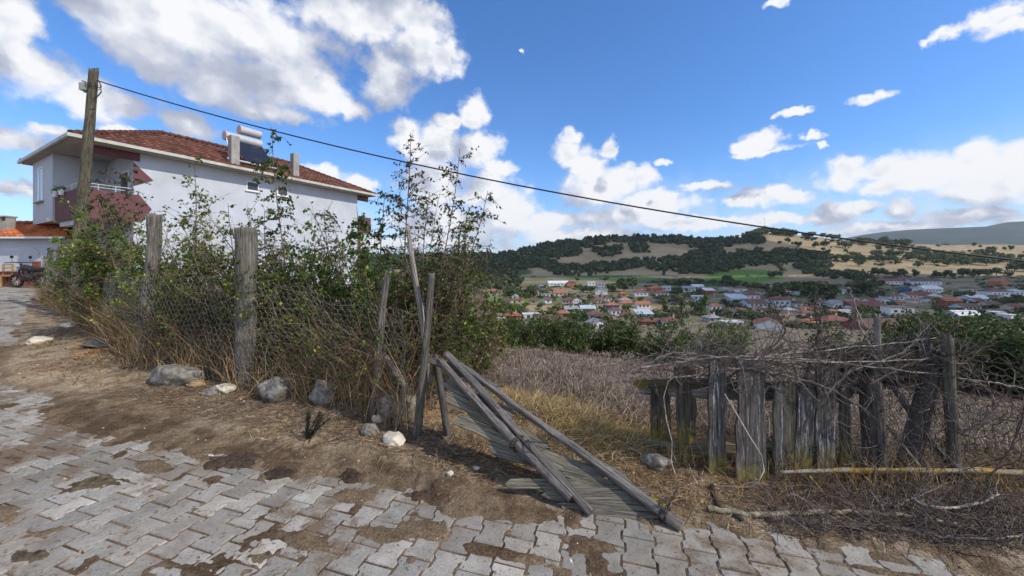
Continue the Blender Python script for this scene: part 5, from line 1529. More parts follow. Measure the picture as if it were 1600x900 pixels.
# motorcycle
g = atg(42, 15.3); mc = empty('motorcycle', g, 'dark parked motorcycle by the white annex wall with its handlebar to the left', 'motorcycle')
M_blk = mat_plain('black_rubber', (.02, .02, .022), .6, .1, 5, bmp=0); M_paint = mat_plain('dark_paint', (.035, .03, .035), .3, .1, 5, bmp=0)
for wx, zz in ((-.42, 0), (.62, 0)):
    c = g + Vector((wx, 0, .29)); mb = MB()
    mb.tube([c + Vector((.24 * math.cos(a), 0, .24 * math.sin(a))) for a in np.linspace(0, 2 * math.pi, 21)], .05, 8); wh = mb.build('wheel', M_blk, mc)
    mb = MB()
    for a in np.linspace(0, math.pi, 6)[:-1]: mb.tube([c + Vector((.21 * math.cos(a), 0, .21 * math.sin(a))), c - Vector((.21 * math.cos(a), 0, .21 * math.sin(a)))], .008, 4)
    mb.build('rim', M_steel, wh)
mb = MB(); mb.tube([g + Vector(p) for p in ((-.25, 0, .78), (-.1, 0, .8), (.15, 0, .76), (.3, 0, .68))], [.06, .14, .13, .06], 10); mb.build('fuel_tank', M_paint, mc)
mb = MB(); mb.tube([g + Vector(p) for p in ((.25, 0, .72), (.5, 0, .72), (.85, 0, .78))], [.09, .11, .07], 8); mb.build('seat', M_blk, mc)
mb = MB(); mb.tube([g + Vector(p) for p in ((-.05, 0, .35), (.1, 0, .45), (.3, 0, .36))], [.13, .19, .13], 8); mb.build('engine', M_paint, mc)
mb = MB(); mb.tube([g + Vector((-.42, .0, .29)), g + Vector((-.22, .0, .98))], .03, 6); mb.tube([g + Vector((-.22, 0, .8)), g + Vector((.62, 0, .32))], .025, 6); mb.tube([g + Vector((-.2, 0, .72)), g + Vector((.1, 0, .2)), g + Vector((.6, 0, .29))], .02, 6); mb.build('frame', M_paint, mc)
mb = MB(); mb.tube([g + Vector((-.45, -.34, 1.0)), g + Vector((-.24, -.2, 1.02)), g + Vector((-.22, .2, 1.02)), g + Vector((-.1, .36, 1.0))], .018, 6); mb.build('handlebar', M_blk, mc)
mb = MB(); mb.tube([g + Vector((-.36, 0, .88)), g + Vector((-.28, 0, .9))], [.09, .07], 12); mb.build('headlight', M_steel, mc)
for s_ in (-.28, .3):
    mb = MB(); mb.tube([g + Vector((-.22, s_, 1.02)), g + Vector((-.24, s_, 1.2))], .008, 5); mb.tube([g + Vector((-.25, s_, 1.23)), g + Vector((-.23, s_, 1.23))], .06, 8); mb.build('mirror', M_blk, mc)

# ================================================================== VILLAGE
RC = {'r': (0.20, 0.080, 0.062), 'o': (0.38, 0.15, 0.080), 'b': (0.16, 0.095, 0.075), 'g': (0.30, 0.31, 0.33), 'w': (0.62, 0.64, 0.66), 'l': (0.44, 0.52, 0.60), 'd': (0.12, 0.07, 0.065)}
WC = {'w': (0.66, 0.68, 0.70), 'p': (0.55, 0.42, 0.38), 'o': (0.42, 0.17, 0.10), 'l': (0.52, 0.60, 0.68), 'c': (0.52, 0.47, 0.38), 'r': (0.24, 0.09, 0.07), 'g': (0.34, 0.34, 0.34), 'b': (0.06, 0.15, 0.42)}
M_win = mat_plain('far_window', (.05, .055, .07), .3, .1, 2, bmp=0)
def vhouse(px, row, wpx, hpx, style, rc, wc, label, rot=0.0, dep=None, cat='house', nw=2):
    g = G(px, row); s_ = g.y / F
    w_ = wpx * s_ * .94; h_ = hpx * s_ * .84; d_ = dep or min(max(w_ * .75, 6), 11)
    root = empty('village_house' if cat == 'house' else cat.replace(' ', '_'), g, label, cat, 'buildings of the village in the valley')
    M = Matrix.Translation(g + Vector((0, d_ / 2, 0))) @ Matrix.Rotation(R(rot), 4, 'Z')
    mb = MB(); mb.box((-w_ / 2, -d_ / 2, -2), (w_ / 2, d_ / 2, h_), M)
    rh = min(w_, d_) * .24
    if style == 'gable_front':
        mb.add([M @ Vector(p) for p in ((-w_ / 2, -d_ / 2 - .003, h_), (w_ / 2, -d_ / 2 - .003, h_), (0, -d_ / 2 - .003, h_ + rh), (-w_ / 2, d_ / 2, h_), (w_ / 2, d_ / 2, h_), (0, d_ / 2, h_ + rh))], [(0, 1, 2), (5, 4, 3), (0, 2, 5, 3), (2, 1, 4, 5)])
    if style == 'gable':
        mb.add([M @ Vector(p) for p in ((-w_ / 2, -d_ / 2, h_), (-w_ / 2, d_ / 2, h_), (-w_ / 2, 0, h_ + rh), (w_ / 2, -d_ / 2, h_), (w_ / 2, d_ / 2, h_), (w_ / 2, 0, h_ + rh))], [(0, 2, 1), (3, 4, 5), (0, 3, 5, 2), (1, 2, 5, 4)])
    mb.build('wall', mat_plain('wall_' + wc, WC[wc], .9, .08, .3, bmp=0, dirty=tuple(c * .7 for c in WC[wc])), root)
    o_ = .45; mr = MB(); t_ = .16
    def slab(q):
        a = [M @ Vector(p) for p in q]; b = [p + Vector((0, 0, t_)) for p in a]; n_ = len(a)
        mr.add(a + b, [tuple(range(n_))[::-1], tuple(range(n_, 2 * n_))] + [(i, (i + 1) % n_, n_ + (i + 1) % n_, n_ + i) for i in range(n_)])
    W2, D2 = w_ / 2 + o_, d_ / 2 + o_; z0 = h_ + .02 - rh * o_ / (min(w_, d_) / 2)
    if style == 'gable_front':
        slab([(-W2, -D2, z0), (0, -D2, h_ + rh + .03), (0, D2, h_ + rh + .03), (-W2, D2, z0)]); slab([(0, -D2, h_ + rh + .03), (W2, -D2, z0), (W2, D2, z0), (0, D2, h_ + rh + .03)])
    elif style == 'gable':
        slab([(-W2, -D2, z0), (W2, -D2, z0), (W2, 0, h_ + rh + .03), (-W2, 0, h_ + rh + .03)]); slab([(-W2, 0, h_ + rh + .03), (W2, 0, h_ + rh + .03), (W2, D2, z0), (-W2, D2, z0)])
    elif style == 'hip':
        k = min(W2, D2); r0, r1 = (-W2 + k, 0, h_ + rh), (W2 - k, 0, h_ + rh)
        if W2 <= D2: r0, r1 = (0, -D2 + k, h_ + rh), (0, D2 - k, h_ + rh)
        c = [(-W2, -D2, h_ + .02), (W2, -D2, h_ + .02), (W2, D2, h_ + .02), (-W2, D2, h_ + .02)]
        if W2 > D2: fs = [[c[0], c[1], r1, r0], [c[1], c[2], r1], [c[2], c[3], r0, r1], [c[3], c[0], r0]]
        else: fs = [[c[0], c[1], r0], [c[1], c[2], r1, r0], [c[2], c[3], r1], [c[3], c[0], r0, r1]]
        for f_ in fs: slab(f_)
    elif style == 'shed':
        slab([(-W2, -D2, h_ + .02), (W2, -D2, h_ + .02), (W2, D2, h_ + rh * 1.2), (-W2, D2, h_ + rh * 1.2)])
    else:
        slab([(-W2 + .2, -D2 + .2, h_ + .003), (W2 - .2, -D2 + .2, h_ + .003), (W2 - .2, D2 - .2, h_ + .003), (-W2 + .2, D2 - .2, h_ + .003)])
    ro = mr.build('roof', mat_plain('roofing_' + rc, RC[rc], .8, .2, .5, bmp=0, dirty=tuple(c * .6 for c in RC[rc])), root)
    if style in ('hip', 'gable') and cat == 'house' and wpx > 20:
        mb = MB(); mb.box((w_ * .18, .2, h_), (w_ * .18 + .6, .8, h_ + rh + .9), M); mb.build('chimney', mat_plain('wall_c', WC['c'], .9, .1, .3, bmp=0), ro)
    fl_ = 2 if h_ > 5 else 1
    for f_ in range(fl_):
        for i in range(nw):
            x_ = (-.5 + (i + .5) / nw) * w_ * .86; zc = h_ * ((f_ + .55) / fl_)
            mb = MB(); ww = min(1.5, w_ / nw * .42); mb.box((x_ - ww / 2, -d_ / 2 - .05, zc - .6), (x_ + ww / 2, -d_ / 2 + .03, zc + .6), M)
            mb.build('window', M_win, root)
    return root
VH = [
 (872, 447, 34, 5, 'gable', 'w', 'w', 'long low shed with pale metal roof behind the village beneath the brown fields', 8, 5, 'shed'),
 (893, 449, 15, 8, 'gable_front', 'r', 'o', 'small orange walled house at the right end of the long pale shed', 3, 1, 'house'),
 (924, 447, 13, 8, 'flat', 'w', 'w', 'white block house left of two below the left green strip', 5, 2, 'house'),
 (940, 449, 11, 7, 'gable', 'g', 'w', 'small white house with grey roof just right of the white block house', -6, 2, 'house'),
 (772, 461, 15, 8, 'hip', 'o', 'p', 'pink walled house with orange roof at the left edge of the valley', 4, 2, 'house'),
 (805, 468, 10, 6, 'gable_front', 'w', 'w', 'tiny white hut with white roof under the dark trees at left', -8, 1, 'hut'),
 (837, 453, 8, 6, 'flat', 'o', 'o', 'tiny orange hut left of the bright blue hut', 0, 1, 'hut'),
 (846, 451, 6, 5, 'flat', 'l', 'b', 'tiny bright blue hut near the long pale shed', 0, 1, 'hut'),
 (836, 461, 12, 7, 'flat', 'b', 'p', 'dull pink house in front of the tiny orange hut', 6, 2, 'house'),
 (876, 463, 23, 6, 'gable', 'o', 'l', 'bluish house with bright orange roof in front of the long pale shed', 3, 3, 'house'),
 (853, 465, 15, 6, 'flat', 'g', 'w', 'low flat white house left of the bluish orange roofed house', 2, 2, 'house'),
 (941, 461, 20, 8, 'gable_front', 'g', 'w', 'white gable end house with grey roof in the left middle of the village', -10, 1, 'house'),
 (974, 464, 11, 6, 'hip', 'o', 'o', 'small all orange house left of the row of white houses', 5, 1, 'house'),
 (1002, 463, 22, 7, 'hip', 'r', 'w', 'white house with dark red roof beside the small all orange house', 3, 3, 'house'),
 (830, 498, 28, 8, 'flat', 'w', 'w', 'flat roofed white house among orange roofs above the left hedge', 8, 2, 'house'),
 (800, 499, 30, 6, 'hip', 'o', 'o', 'wide orange roofed house left of the flat roofed white one', -4, 2, 'house'),
 (858, 507, 46, 6, 'gable', 'b', 'c', 'barn with long brown roof just above the left hedge', 5, 2, 'barn'),
 (782, 504, 12, 7, 'flat', 'w', 'w', 'white hut lowest at the left edge of the village', 4, 1, 'hut'),
 (811, 508, 13, 7, 'gable_front', 'o', 'o', 'orange walled hut directly left of the long brown barn', 4, 1, 'hut'),
 (893, 488, 22, 6, 'gable', 'g', 'w', 'white house with grey roof left of the bluish double roof', 6, 2, 'house'),
 (919, 487, 24, 6, 'gable', 'l', 'w', 'house with wide bluish roof right of the grey roofed white house', 2, 3, 'house'),
 (932, 500, 26, 10, 'hip', 'b', 'p', 'tall pink walled house with brown hip roof above the hedge', -6, 2, 'house'),
 (936, 514, 28, 9, 'gable_front', 'g', 'w', 'white gable house with grey roof lowest and nearest to the hedge', 14, 1, 'house'),
 (962, 493, 16, 10, 'hip', 'r', 'w', 'narrow two storey white house with red roof right of the pink walled one', 4, 2, 'house'),
 (957, 483, 22, 7, 'hip', 'o', 'b', 'house with blue wall and orange roof in the sunlit part', 4, 2, 'house'),
 (981, 480, 24, 7, 'hip', 'o', 'c', 'cream house with bright orange roof in the sunlit part', -3, 2, 'house'),
 (1006, 482, 22, 8, 'gable', 'o', 'w', 'white house with orange roof at the left end of the yellow field', 2, 3, 'house'),
 (1008, 496, 26, 6, 'shed', 'l', 'l', 'pale blue metal roofed shed below the yellow field', 3, 2, 'shed'),
 (983, 498, 24, 6, 'hip', 'r', 'c', 'red roofed house directly left of the pale blue shed', -5, 2, 'house'),
 (880, 495, 20, 6, 'hip', 'o', 'o', 'orange roofed house behind the long brown barn', 4, 2, 'house'),
 (1013, 508, 20, 6, 'hip', 'r', 'r', 'dark red roofed shed in front of the pale blue shed', 4, 1, 'shed'),
 (1027, 456, 23, 6, 'hip', 'o', 'o', 'house with the brightest red orange roof behind the middle row', 4, 2, 'house'),
 (1035, 463, 22, 6, 'hip', 'r', 'w', 'white house with red roof right in front of the brightest roof', 2, 3, 'house'),
 (1042, 455, 14, 9, 'flat', 'w', 'l', 'small flat bluish white block behind the brightest roof', 0, 2, 'house'),
 (1092, 452, 18, 5, 'gable', 'w', 'l', 'low blue green house with white roof topmost in the middle of the village', 0, 2, 'house'),
 (1077, 456, 20, 6, 'gable', 'g', 'w', 'white house with grey roof behind the big blue white house', 5, 3, 'house'),
 (1110, 461, 17, 8, 'shed', 'w', 'r', 'brick red shed with white edged roof above the big blue white house', 0, 1, 'shed'),
 (1097, 474, 24, 13, 'flat', 'w', 'l', 'biggest blue white two storey block in the middle of the village', -14, 3, 'house'),
 (1080, 474, 15, 7, 'hip', 'r', 'w', 'small white house with red roof against the left of the biggest block', 4, 2, 'house'),
 (1119, 485, 17, 8, 'hip', 'o', 'w', 'lone white house with orange roof right of the light green poplars', 3, 2, 'house'),
 (1052, 510, 26, 9, 'hip', 'r', 'w', 'white house with dark red roof beside the big green shrub', -9, 2, 'house'),
 (1034, 508, 16, 6, 'gable', 'b', 'c', 'low brown roofed shed left of the dark red roofed white house', -9, 1, 'shed'),
 (1146, 465, 14, 8, 'hip', 'r', 'w', 'white house with red roof behind the porch building', 2, 2, 'house'),
 (1157, 472, 30, 6, 'shed', 'l', 'l', 'wide light blue building with a dark open porch', 0, 5, 'building'),
 (1179, 469, 19, 9, 'hip', 'r', 'w', 'white and blue house with red roof right of the porch building', 4, 2, 'house'),
 (1185, 481, 34, 8, 'gable', 'b', 'l', 'long light house with blue doors in front of the porch building', 2, 4, 'house'),
 (1222, 479, 30, 12, 'hip', 'r', 'l', 'light blue two storey house with red roof beside the dark poplars', 3, 3, 'house'),
 (1253, 481, 20, 8, 'hip', 'd', 'w', 'white house with dark roof right of the light blue two storey house', -4, 2, 'house'),
 (1284, 480, 22, 9, 'hip', 'b', 'w', 'white house with bluish shadowed porch right of the dark roofed one', 2, 3, 'house'),
 (1148, 509, 31, 6, 'flat', 'w', 'w', 'long low white shed left of the big white gable', 2, 3, 'shed'),
 (1208, 516, 38, 12, 'gable_front', 'r', 'w', 'big white gable end shed with red roof right behind the brushwood', -24, 0, 'shed'),
 (1117, 503, 22, 7, 'hip', 'g', 'g', 'grey house with grey roof above the long low white shed', 4, 2, 'house'),
 (1262, 494, 22, 6, 'hip', 'r', 'c', 'cream house with red roof above the big white gable', 8, 1, 'house'),
 (1272, 511, 22, 8, 'hip', 'o', 'c', 'cream house with orange roof right of the big white gable', -6, 1, 'house'),
 (1236, 470, 14, 5, 'hip', 'b', 'c', 'small brown roofed house above the light blue two storey house', 0, 1, 'house'),
 (1391, 445, 62, 7, 'gable', 'r', 'l', 'left wing of the long light blue building under the sunlit hill', 1, 8, 'building'),
 (1448, 446, 52, 8, 'gable', 'd', 'l', 'right wing of the long light blue building under the sunlit hill', 1, 7, 'building'),
 (1435, 454, 12, 6, 'gable', 'r', 'w', 'small white house just below the long light blue building', 2, 1, 'house'),
 (1459, 458, 32, 8, 'gable', 'w', 'w', 'long white house with white roof below the right wing', 1, 5, 'house'),
 (1417, 455, 8, 7, 'flat', 'b', 'b', 'tiny dark blue hut below the long light blue building', 0, 1, 'hut'),
 (1402, 469, 26, 7, 'hip', 'b', 'l', 'lilac white house with brown roof left of the red roofed row', 1, 3, 'house'),
 (1430, 467, 24, 7, 'gable', 'r', 'w', 'white house with red roof in the middle of the right row', 1, 3, 'house'),
 (1459, 468, 33, 7, 'gable_front', 'r', 'w', 'broad white gable house at the right end of the right row', 4, 3, 'house'),
 (1315, 482, 29, 8, 'gable_front', 'g', 'w', 'broad white gable shed with four small windows left of the brick wall', 3, 4, 'shed'),
 (1360, 483, 58, 5, 'gable', 'r', 'r', 'very long brick red shed between two white buildings', 1, 8, 'shed'),
 (1413, 494, 33, 16, 'flat', 'b', 'w', 'white two storey cube house standing alone above the dark trees', -12, 3, 'house'),
 (1491, 481, 29, 13, 'gable', 'o', 'd' if 'd' in WC else 'r', 'large hall with orange upper part and dark open base', 1, 3, 'hall'),
 (1519, 456, 17, 6, 'hip', 'b', 'c', 'beige house behind trees right of the long white house', 2, 2, 'house'),
 (1564, 464, 32, 10, 'hip', 'b', 'w', 'white two storey house with brown roof and porch at the right', 2, 4, 'house'),
 (1593, 463, 18, 9, 'hip', 'l', 'w', 'white house with bluish roof at the right edge', 2, 2, 'house'),
 (1534, 472, 30, 6, 'gable', 'w', 'l', 'light blue house with pale roof below the white porch house', 1, 4, 'house'),
 (1520, 485, 30, 6, 'gable', 'b', 'l', 'light blue house with brown roof right of the large hall', 1, 4, 'house'),
 (1519, 499, 38, 7, 'gable', 'w', 'l', 'pale blue house with pale roof lowest at the right', -3, 3, 'house'),
 (1565, 494, 16, 7, 'flat', 'w', 'w', 'white flat house left of the white house under the right edge pole', 1, 1, 'house'),
 (1586, 500, 14, 9, 'flat', 'w', 'w', 'narrow white flat house nearest the right edge', 1, 1, 'house'),
 (1571, 446, 22, 7, 'gable_front', 'o', 'o', 'orange barn with tiled gable at the foot of the sunlit hill', 14, 1, 'barn'),
 (1590, 484, 20, 6, 'gable', 'r', 'c', 'cream house with red roof at the right edge', 2, 2, 'house'),
 (1555, 480, 22, 6, 'gable', 'b', 'c', 'cream house with brown roof right of the light blue brown roofed house', 2, 2, 'house'),
 (1395, 516, 84, 4, 'gable', 'd', 'r', 'long dark red tiled shed below the white cube house', -1, 0, 'shed'),
 (1483, 519, 92, 4, 'gable', 'r', 'r', 'longest weathered red tiled shed above the right dark trees', 2, 0, 'shed'),
 (1313, 507, 44, 6, 'hip', 'r', 'c', 'wide dark red hip roof left of the long dark tiled shed', 3, 1, 'house'),
 (1325, 491, 18, 3, 'gable', 'g', 'w', 'low white lean shed in front of the broad white gable shed', 0, 1, 'shed'),
]
for (px_, row_, w_, h_, st_, rc_, wc_, lab_, rot_, nw_, cat_) in VH:
    vhouse(px_, row_, w_, h_, st_, rc_, wc_, lab_, rot_, None, cat_, nw_)
r9 = random.Random(9)
for (kind_, n_, x0_, x1_, y0_, where_) in (('small', 11, 1128, 1345, 459, 'small line behind the poplars'), ('low', 11, 1330, 1595, 474, 'low line across the right half'), ('little', 8, 1150, 1345, 488, 'line below the light houses'), ('tiny', 9, 775, 990, 474, 'tiny line across the left part')):
    for i in range(n_):
        rn, rc_ = r9.choice([('red roofed', 'r'), ('orange roofed', 'o'), ('brown roofed', 'b'), ('grey roofed', 'g')]); wn_, wc_ = r9.choice([('white', 'w'), ('white', 'w'), ('cream', 'c'), ('pink', 'p')])
        pos = 'leftmost' if i == 0 else 'rightmost' if i == n_ - 1 else 'second third fourth fifth sixth seventh eighth ninth tenth'.split()[i - 1] + ' from left'
        vhouse(x0_ + (x1_ - x0_) * (i + r9.uniform(.25, .75)) / n_, y0_ + r9.uniform(-3, 3), r9.uniform(11, 19), r9.uniform(4.5, 7.5), r9.choice(['hip', 'gable', 'gable_front', 'hip']), rc_, wc_, f'{wn_} {rn} house, {pos} in the {where_}', r9.uniform(-20, 20), None, 'house', r9.choice([1, 2, 3]))
# mast on the hill and poles in the village
def mast(px, row, top, r_, label, name='mast', cat='mast', group=None, mat=None):
    g = G(px, row); mb = MB(); z1 = EYE + (HY - top) / F * g.y
    mb.tube([g - Vector((0, 0, 1)), Vector((g.x, g.y, z1))], [r_, r_ * .6], 6)
    mb.box((g.x - r_ * 3, g.y - r_, z1 - r_ * 8), (g.x + r_ * 3, g.y + r_, z1 - r_ * 6))
    return tag(mb.build(name, mat or M_conc), label, cat, group)
mast(1195, 362, 340, .45, 'thin radio mast on the crest of the sunlit hill', mat=M_blk)
mast(913, 470, 455, .30, 'left concrete pole of the pair beside the brown fallow ground', 'concrete_pole', 'pole', 'concrete poles in the village')
mast(916, 471, 460, .22, 'right slimmer concrete pole of the pair beside the brown fallow ground', 'concrete_pole', 'pole', 'concrete poles in the village')
mast(940, 474, 452, .30, 'concrete pole in front of the white gable end house', 'concrete_pole', 'pole', 'concrete poles in the village')
mast(1116, 478, 456, .25, 'thin concrete pole right of the biggest blue white block', 'concrete_pole', 'pole', 'concrete poles in the village')

# ================================================================== FAR TREES
def crown_mesh(name, seed, h=1.0, wid=1.0, nq=420, q=.16, tall=False, cols=((.070, .095, .030), (.105, .135, .042), (.048, .068, .024))):
    r_ = np.random.default_rng(seed); nl_ = 9
    if tall:
        lob = np.stack([r_.normal(0, .04, nl_), r_.normal(0, .04, nl_), np.linspace(.15, .95, nl_)], -1); rad = np.full(nl_, .10) * np.sin(np.linspace(.5, 2.9, nl_)) + .05
    else:
        lob = np.stack([r_.normal(0, .22, nl_) * wid, r_.normal(0, .22, nl_) * wid, r_.uniform(.35, .78, nl_)], -1); rad = r_.uniform(.16, .30, nl_) * wid
    i = r_.integers(0, nl_, nq); d = unit(r_.normal(0, 1, (nq, 3)) + np.array([0, 0, .25]))
    p = lob[i] + d * (rad[i] * r_.uniform(.55, 1.05, nq))[:, None]
    nrm = unit(d + r_.normal(0, .45, (nq, 3))); a = unit(np.cross(nrm, r_.normal(0, 1, (nq, 3)))); b = np.cross(nrm, a)
    s_ = (q * r_.uniform(.5, 1.2, nq))[:, None]
    V = np.stack([p - a * s_ * .5, p - b * s_ * .5, p + a * s_ * .5, p + b * s_ * .5 + d * s_ * .2], 1).reshape(-1, 3)
    Fq = np.arange(nq * 4).reshape(-1, 4)
    cc = np.array(cols)[r_.integers(0, len(cols), nq)] * r_.uniform(.7, 1.3, (nq, 1))
    C = np.repeat(cc, 4, 0)
    # solid inner mass keeps the crown opaque in its middle
    kk = 6
    for l_, rd in zip(lob, rad):
        th = np.linspace(0, 2 * math.pi, kk, endpoint=False)
        ring = []
        for ph in (-.6, .6): ring.append(np.stack([np.cos(th) * rd * .75 * math.cos(ph), np.sin(th) * rd * .75 * math.cos(ph), np.full(kk, math.sin(ph) * rd * .75)], -1) + l_)
        b0 = len(V); V = np.concatenate([V, ring[0], ring[1]])
        j = np.arange(kk); f = np.stack([b0 + j, b0 + (j + 1) % kk, b0 + kk + (j + 1) % kk, b0 + kk + j], -1)
        f2 = np.array([[b0 + kk, b0 + kk + 1, b0 + kk + 2, b0 + kk + 3], [b0 + kk, b0 + kk + 3, b0 + kk + 4, b0 + kk + 5]])
        Fq = np.concatenate([Fq, f, f2]); C = np.concatenate([C, np.tile(np.array(cols[2]) * .8, (2 * kk, 1))])
    # trunk
    b0 = len(V); th = np.linspace(0, 2 * math.pi, 5, endpoint=False)
    V = np.concatenate([V, np.stack([np.cos(th) * .035, np.sin(th) * .035, np.full(5, -.15)], -1), np.stack([np.cos(th) * .02, np.sin(th) * .02, np.full(5, .5)], -1)])
    j = np.arange(5); Fq = np.concatenate([Fq, np.stack([b0 + j, b0 + (j + 1) % 5, b0 + 5 + (j + 1) % 5, b0 + 5 + j], -1)]); C = np.concatenate([C, np.tile((.08, .06, .045), (10, 1))])
    return np_mesh(name, V, Fq, C)
M_far = mat_leaf('far_leaf', 0.05, .8)
TM = [crown_mesh('tree', s_, wid=w_) for s_, w_ in ((1, 1.0), (2, 1.25), (3, .85), (4, 1.4), (5, 1.1))]
TL = [crown_mesh('tree', s_, wid=w_, cols=((.12, .16, .03), (.18, .22, .045), (.07, .10, .03))) for s_, w_ in ((11, 1.0), (12, 1.2))]
PM = [crown_mesh('tree', 21, tall=True, nq=260, q=.09), crown_mesh('tree', 22, tall=True, nq=260, q=.09, cols=((.10, .15, .04), (.14, .19, .05), (.07, .10, .03)))]  # second copy has lighter leaves, sunlight put into their colour
for me in TM + TL + PM: me.materials.append(M_far)
def ftree(px, row, hpx, label, group, meshes=TM, name='tree', wide=1.0, cat='tree'):
    g = G(px, row); s_ = hpx / F * g.y
    o = bpy.data.objects.new(name, random.choice(meshes)); COL.objects.link(o)
    o.location = g; o.scale = (s_ * wide, s_ * wide, s_); o.rotation_euler = (0, 0, random.uniform(0, 6.28))
    return tag(o, label, cat, group)
ORD = 'leftmost second third fourth fifth sixth seventh eighth ninth tenth eleventh twelfth thirteenth fourteenth fifteenth sixteenth seventeenth eighteenth nineteenth twentieth'.split()
def ordinal(i, n): return 'leftmost' if i == 0 else 'rightmost' if i == n - 1 else ORD[i] + ' from left'
def row_trees(lst, kind, where, group, nrows=1, **k):
    """each tree gets its place in its row"""
    lst = [q for q in lst if q[2] > 3]; lst.sort(key=lambda q: q[1]); per = math.ceil(len(lst) / nrows)
    names = {1: [''], 2: ['upper ', 'lower '], 3: ['upper ', 'middle ', 'lower '], 4: ['highest ', 'second highest ', 'third highest ', 'lowest ']}[nrows]
    for r_i in range(nrows):
        part_ = sorted(lst[r_i * per:(r_i + 1) * per])
        for i, (a, b, c) in enumerate(part_): ftree(a, b, c, f'{kind}, {ordinal(i, len(part_))} in the {names[r_i]}{where}', group, **k)
# trees dotted over the sunlit hill
LH = 'round dark green tree dotted on the sunlit tan hillside'; GH = 'round trees dotted on the sunlit hillside'
r2 = random.Random(44)
explicit = [(1307, 412, 8), (1343, 416, 10), (1361, 407, 9), (1378, 410, 10), (1389, 410, 10), (1405, 413, 6), (1434, 419, 11), (1466, 405, 14), (1535, 402, 14), (1450, 403, 9), (1502, 415, 12), (1480, 416, 12), (1550, 413, 9),
            (1232, 380, 9), (1273, 388, 11), (1246, 386, 9), (1321, 388, 12), (1292, 384, 8), (1259, 396, 8), (1285, 407, 9), (1345, 408, 10), (1412, 388, 16), (1418, 380, 12), (1441, 398, 10), (1494, 404, 12), (1550, 399, 14), (1478, 380, 6)]
for (a, b, c) in explicit: ftree(a, b, c, LH, GH)
for _ in range(105):
    a = r2.uniform(1150, 1605); cr = float(np.interp(a, CREST[:, 0], CREST[:, 1]))
    b = r2.uniform(cr + 4, 418)
    if 1240 < a < 1330 and 410 < b < 432: continue
    ftree(a, b, r2.uniform(3.5, 8), LH, GH, wide=r2.uniform(.9, 1.5))
LB_ = 'bushy tree in the green belt crossing the middle of the sunlit hill'; GB = 'belt of trees across the sunlit hill'
for _ in range(75):
    a = r2.uniform(1150, 1605); b = 402 + (a - 1150) * .018 + r2.uniform(-6, 6)
    ftree(a, b, r2.uniform(7, 13), LB_, GB, wide=r2.uniform(1, 1.5), meshes=TM + TL[:1])
LC = 'tree standing along the crest of the sunlit hill against the sky'; GC = 'trees along the crest of the sunlit hill'
for _ in range(60):
    a = r2.choice([r2.uniform(1195, 1245), r2.uniform(1170, 1400), r2.uniform(1330, 1400), r2.uniform(1150, 1200)]); cr = float(np.interp(a, CREST[:, 0], CREST[:, 1]))
    ftree(a, cr + r2.uniform(.5, 4), r2.uniform(6, 11), LC, GC, wide=r2.uniform(1, 1.5))
LF = 'dark round tree in the row along the foot of the sunlit hill'; GF = 'row of trees at the foot of the sunlit hill'
row_F = [(1371, 431, 14), (1386, 432, 11), (1402, 433, 9), (1413, 432, 13), (1429, 433, 10), (1463, 434, 10), (1476, 434, 13), (1489, 435, 9), (1505, 434, 15), (1521, 434, 15), (1543, 432, 13), (1557, 431, 13), (1575, 432, 8), (1585, 424, 14), (1600, 424, 16), (1340, 437, 16), (1350, 440, 16), (1325, 432, 12)]
row_trees(row_F, 'dark round tree', 'row along the foot of the sunlit hill', GF, wide=1.2)
LV = 'dark leafy tree standing between the houses of the village'; GV_ = 'trees between the village houses'
row_V = [(1135, 446, 16), (1128, 447, 12), (1145, 447, 12), (1200, 428, 1), (1168, 452, 12), (1180, 453, 12), (1190, 454, 10), (1244, 460, 22), (1256, 461, 20), (1262, 462, 18), (1270, 461, 22), (1282, 462, 20), (1236, 459, 20), (1208, 434, 11), (1291, 460, 12),
                (1041, 446, 9), (1062, 446, 10), (1076, 446, 9), (1095, 443, 8), (1056, 462, 13), (1064, 460, 11), (1134, 480, 14), (1165, 498, 14), (1172, 496, 12), (1187, 510, 12), (1210, 492, 10), (825, 462, 16), (833, 466, 14), (803, 462, 14), (795, 463, 14), (815, 466, 12),
                (988, 452, 18), (975, 456, 16), (968, 448, 14), (960, 456, 14), (912, 458, 12), (922, 457, 11), (945, 440, 8), (902, 440, 7), (1352, 446, 14), (1345, 456, 18), (1330, 455, 14), (1365, 468, 12), (1503, 467, 12), (1515, 470, 12), (1560, 478, 12), (1590, 474, 14), (1575, 476, 12), (1475, 478, 12), (1467, 490, 10), (1497, 490, 10), (1445, 494, 8), (905, 452, 8), (1300, 466, 14), (1296, 500, 8)]
row_trees(row_V, 'dark leafy tree', 'band of trees between the village houses', GV_, 3, wide=1.2)
LL = 'yellow green sunlit tree in the left part of the village'; GL = 'bright trees in the sunlit left part of the village'
row_L = [(806, 490, 16), (784, 484, 14), (822, 482, 10), (845, 482, 9), (899, 500, 13), (860, 494, 10), (770, 492, 18), (790, 496, 14), (1085, 483, 12), (1000, 472, 9), (985, 470, 8), (950, 470, 9), (978, 486, 10), (868, 470, 8), (882, 468, 7), (895, 469, 7), (768, 505, 16), (840, 500, 10), (760, 470, 14), (756, 484, 14)]
row_trees(row_L, 'yellow green sunlit tree', 'band of the left village part', GL, 2, meshes=TL, wide=1.1)
row_P = [(1201, 470, 26), (1208, 468, 24), (1215, 466, 22), (1222, 466, 22), (1270, 482, 22), (1204, 492, 18)]
row_trees(row_P, 'slim dark poplar', 'cluster beside the light blue two storey house', 'dark poplars', meshes=PM[:1], name='poplar_tree', wide=1.5, cat='poplar')
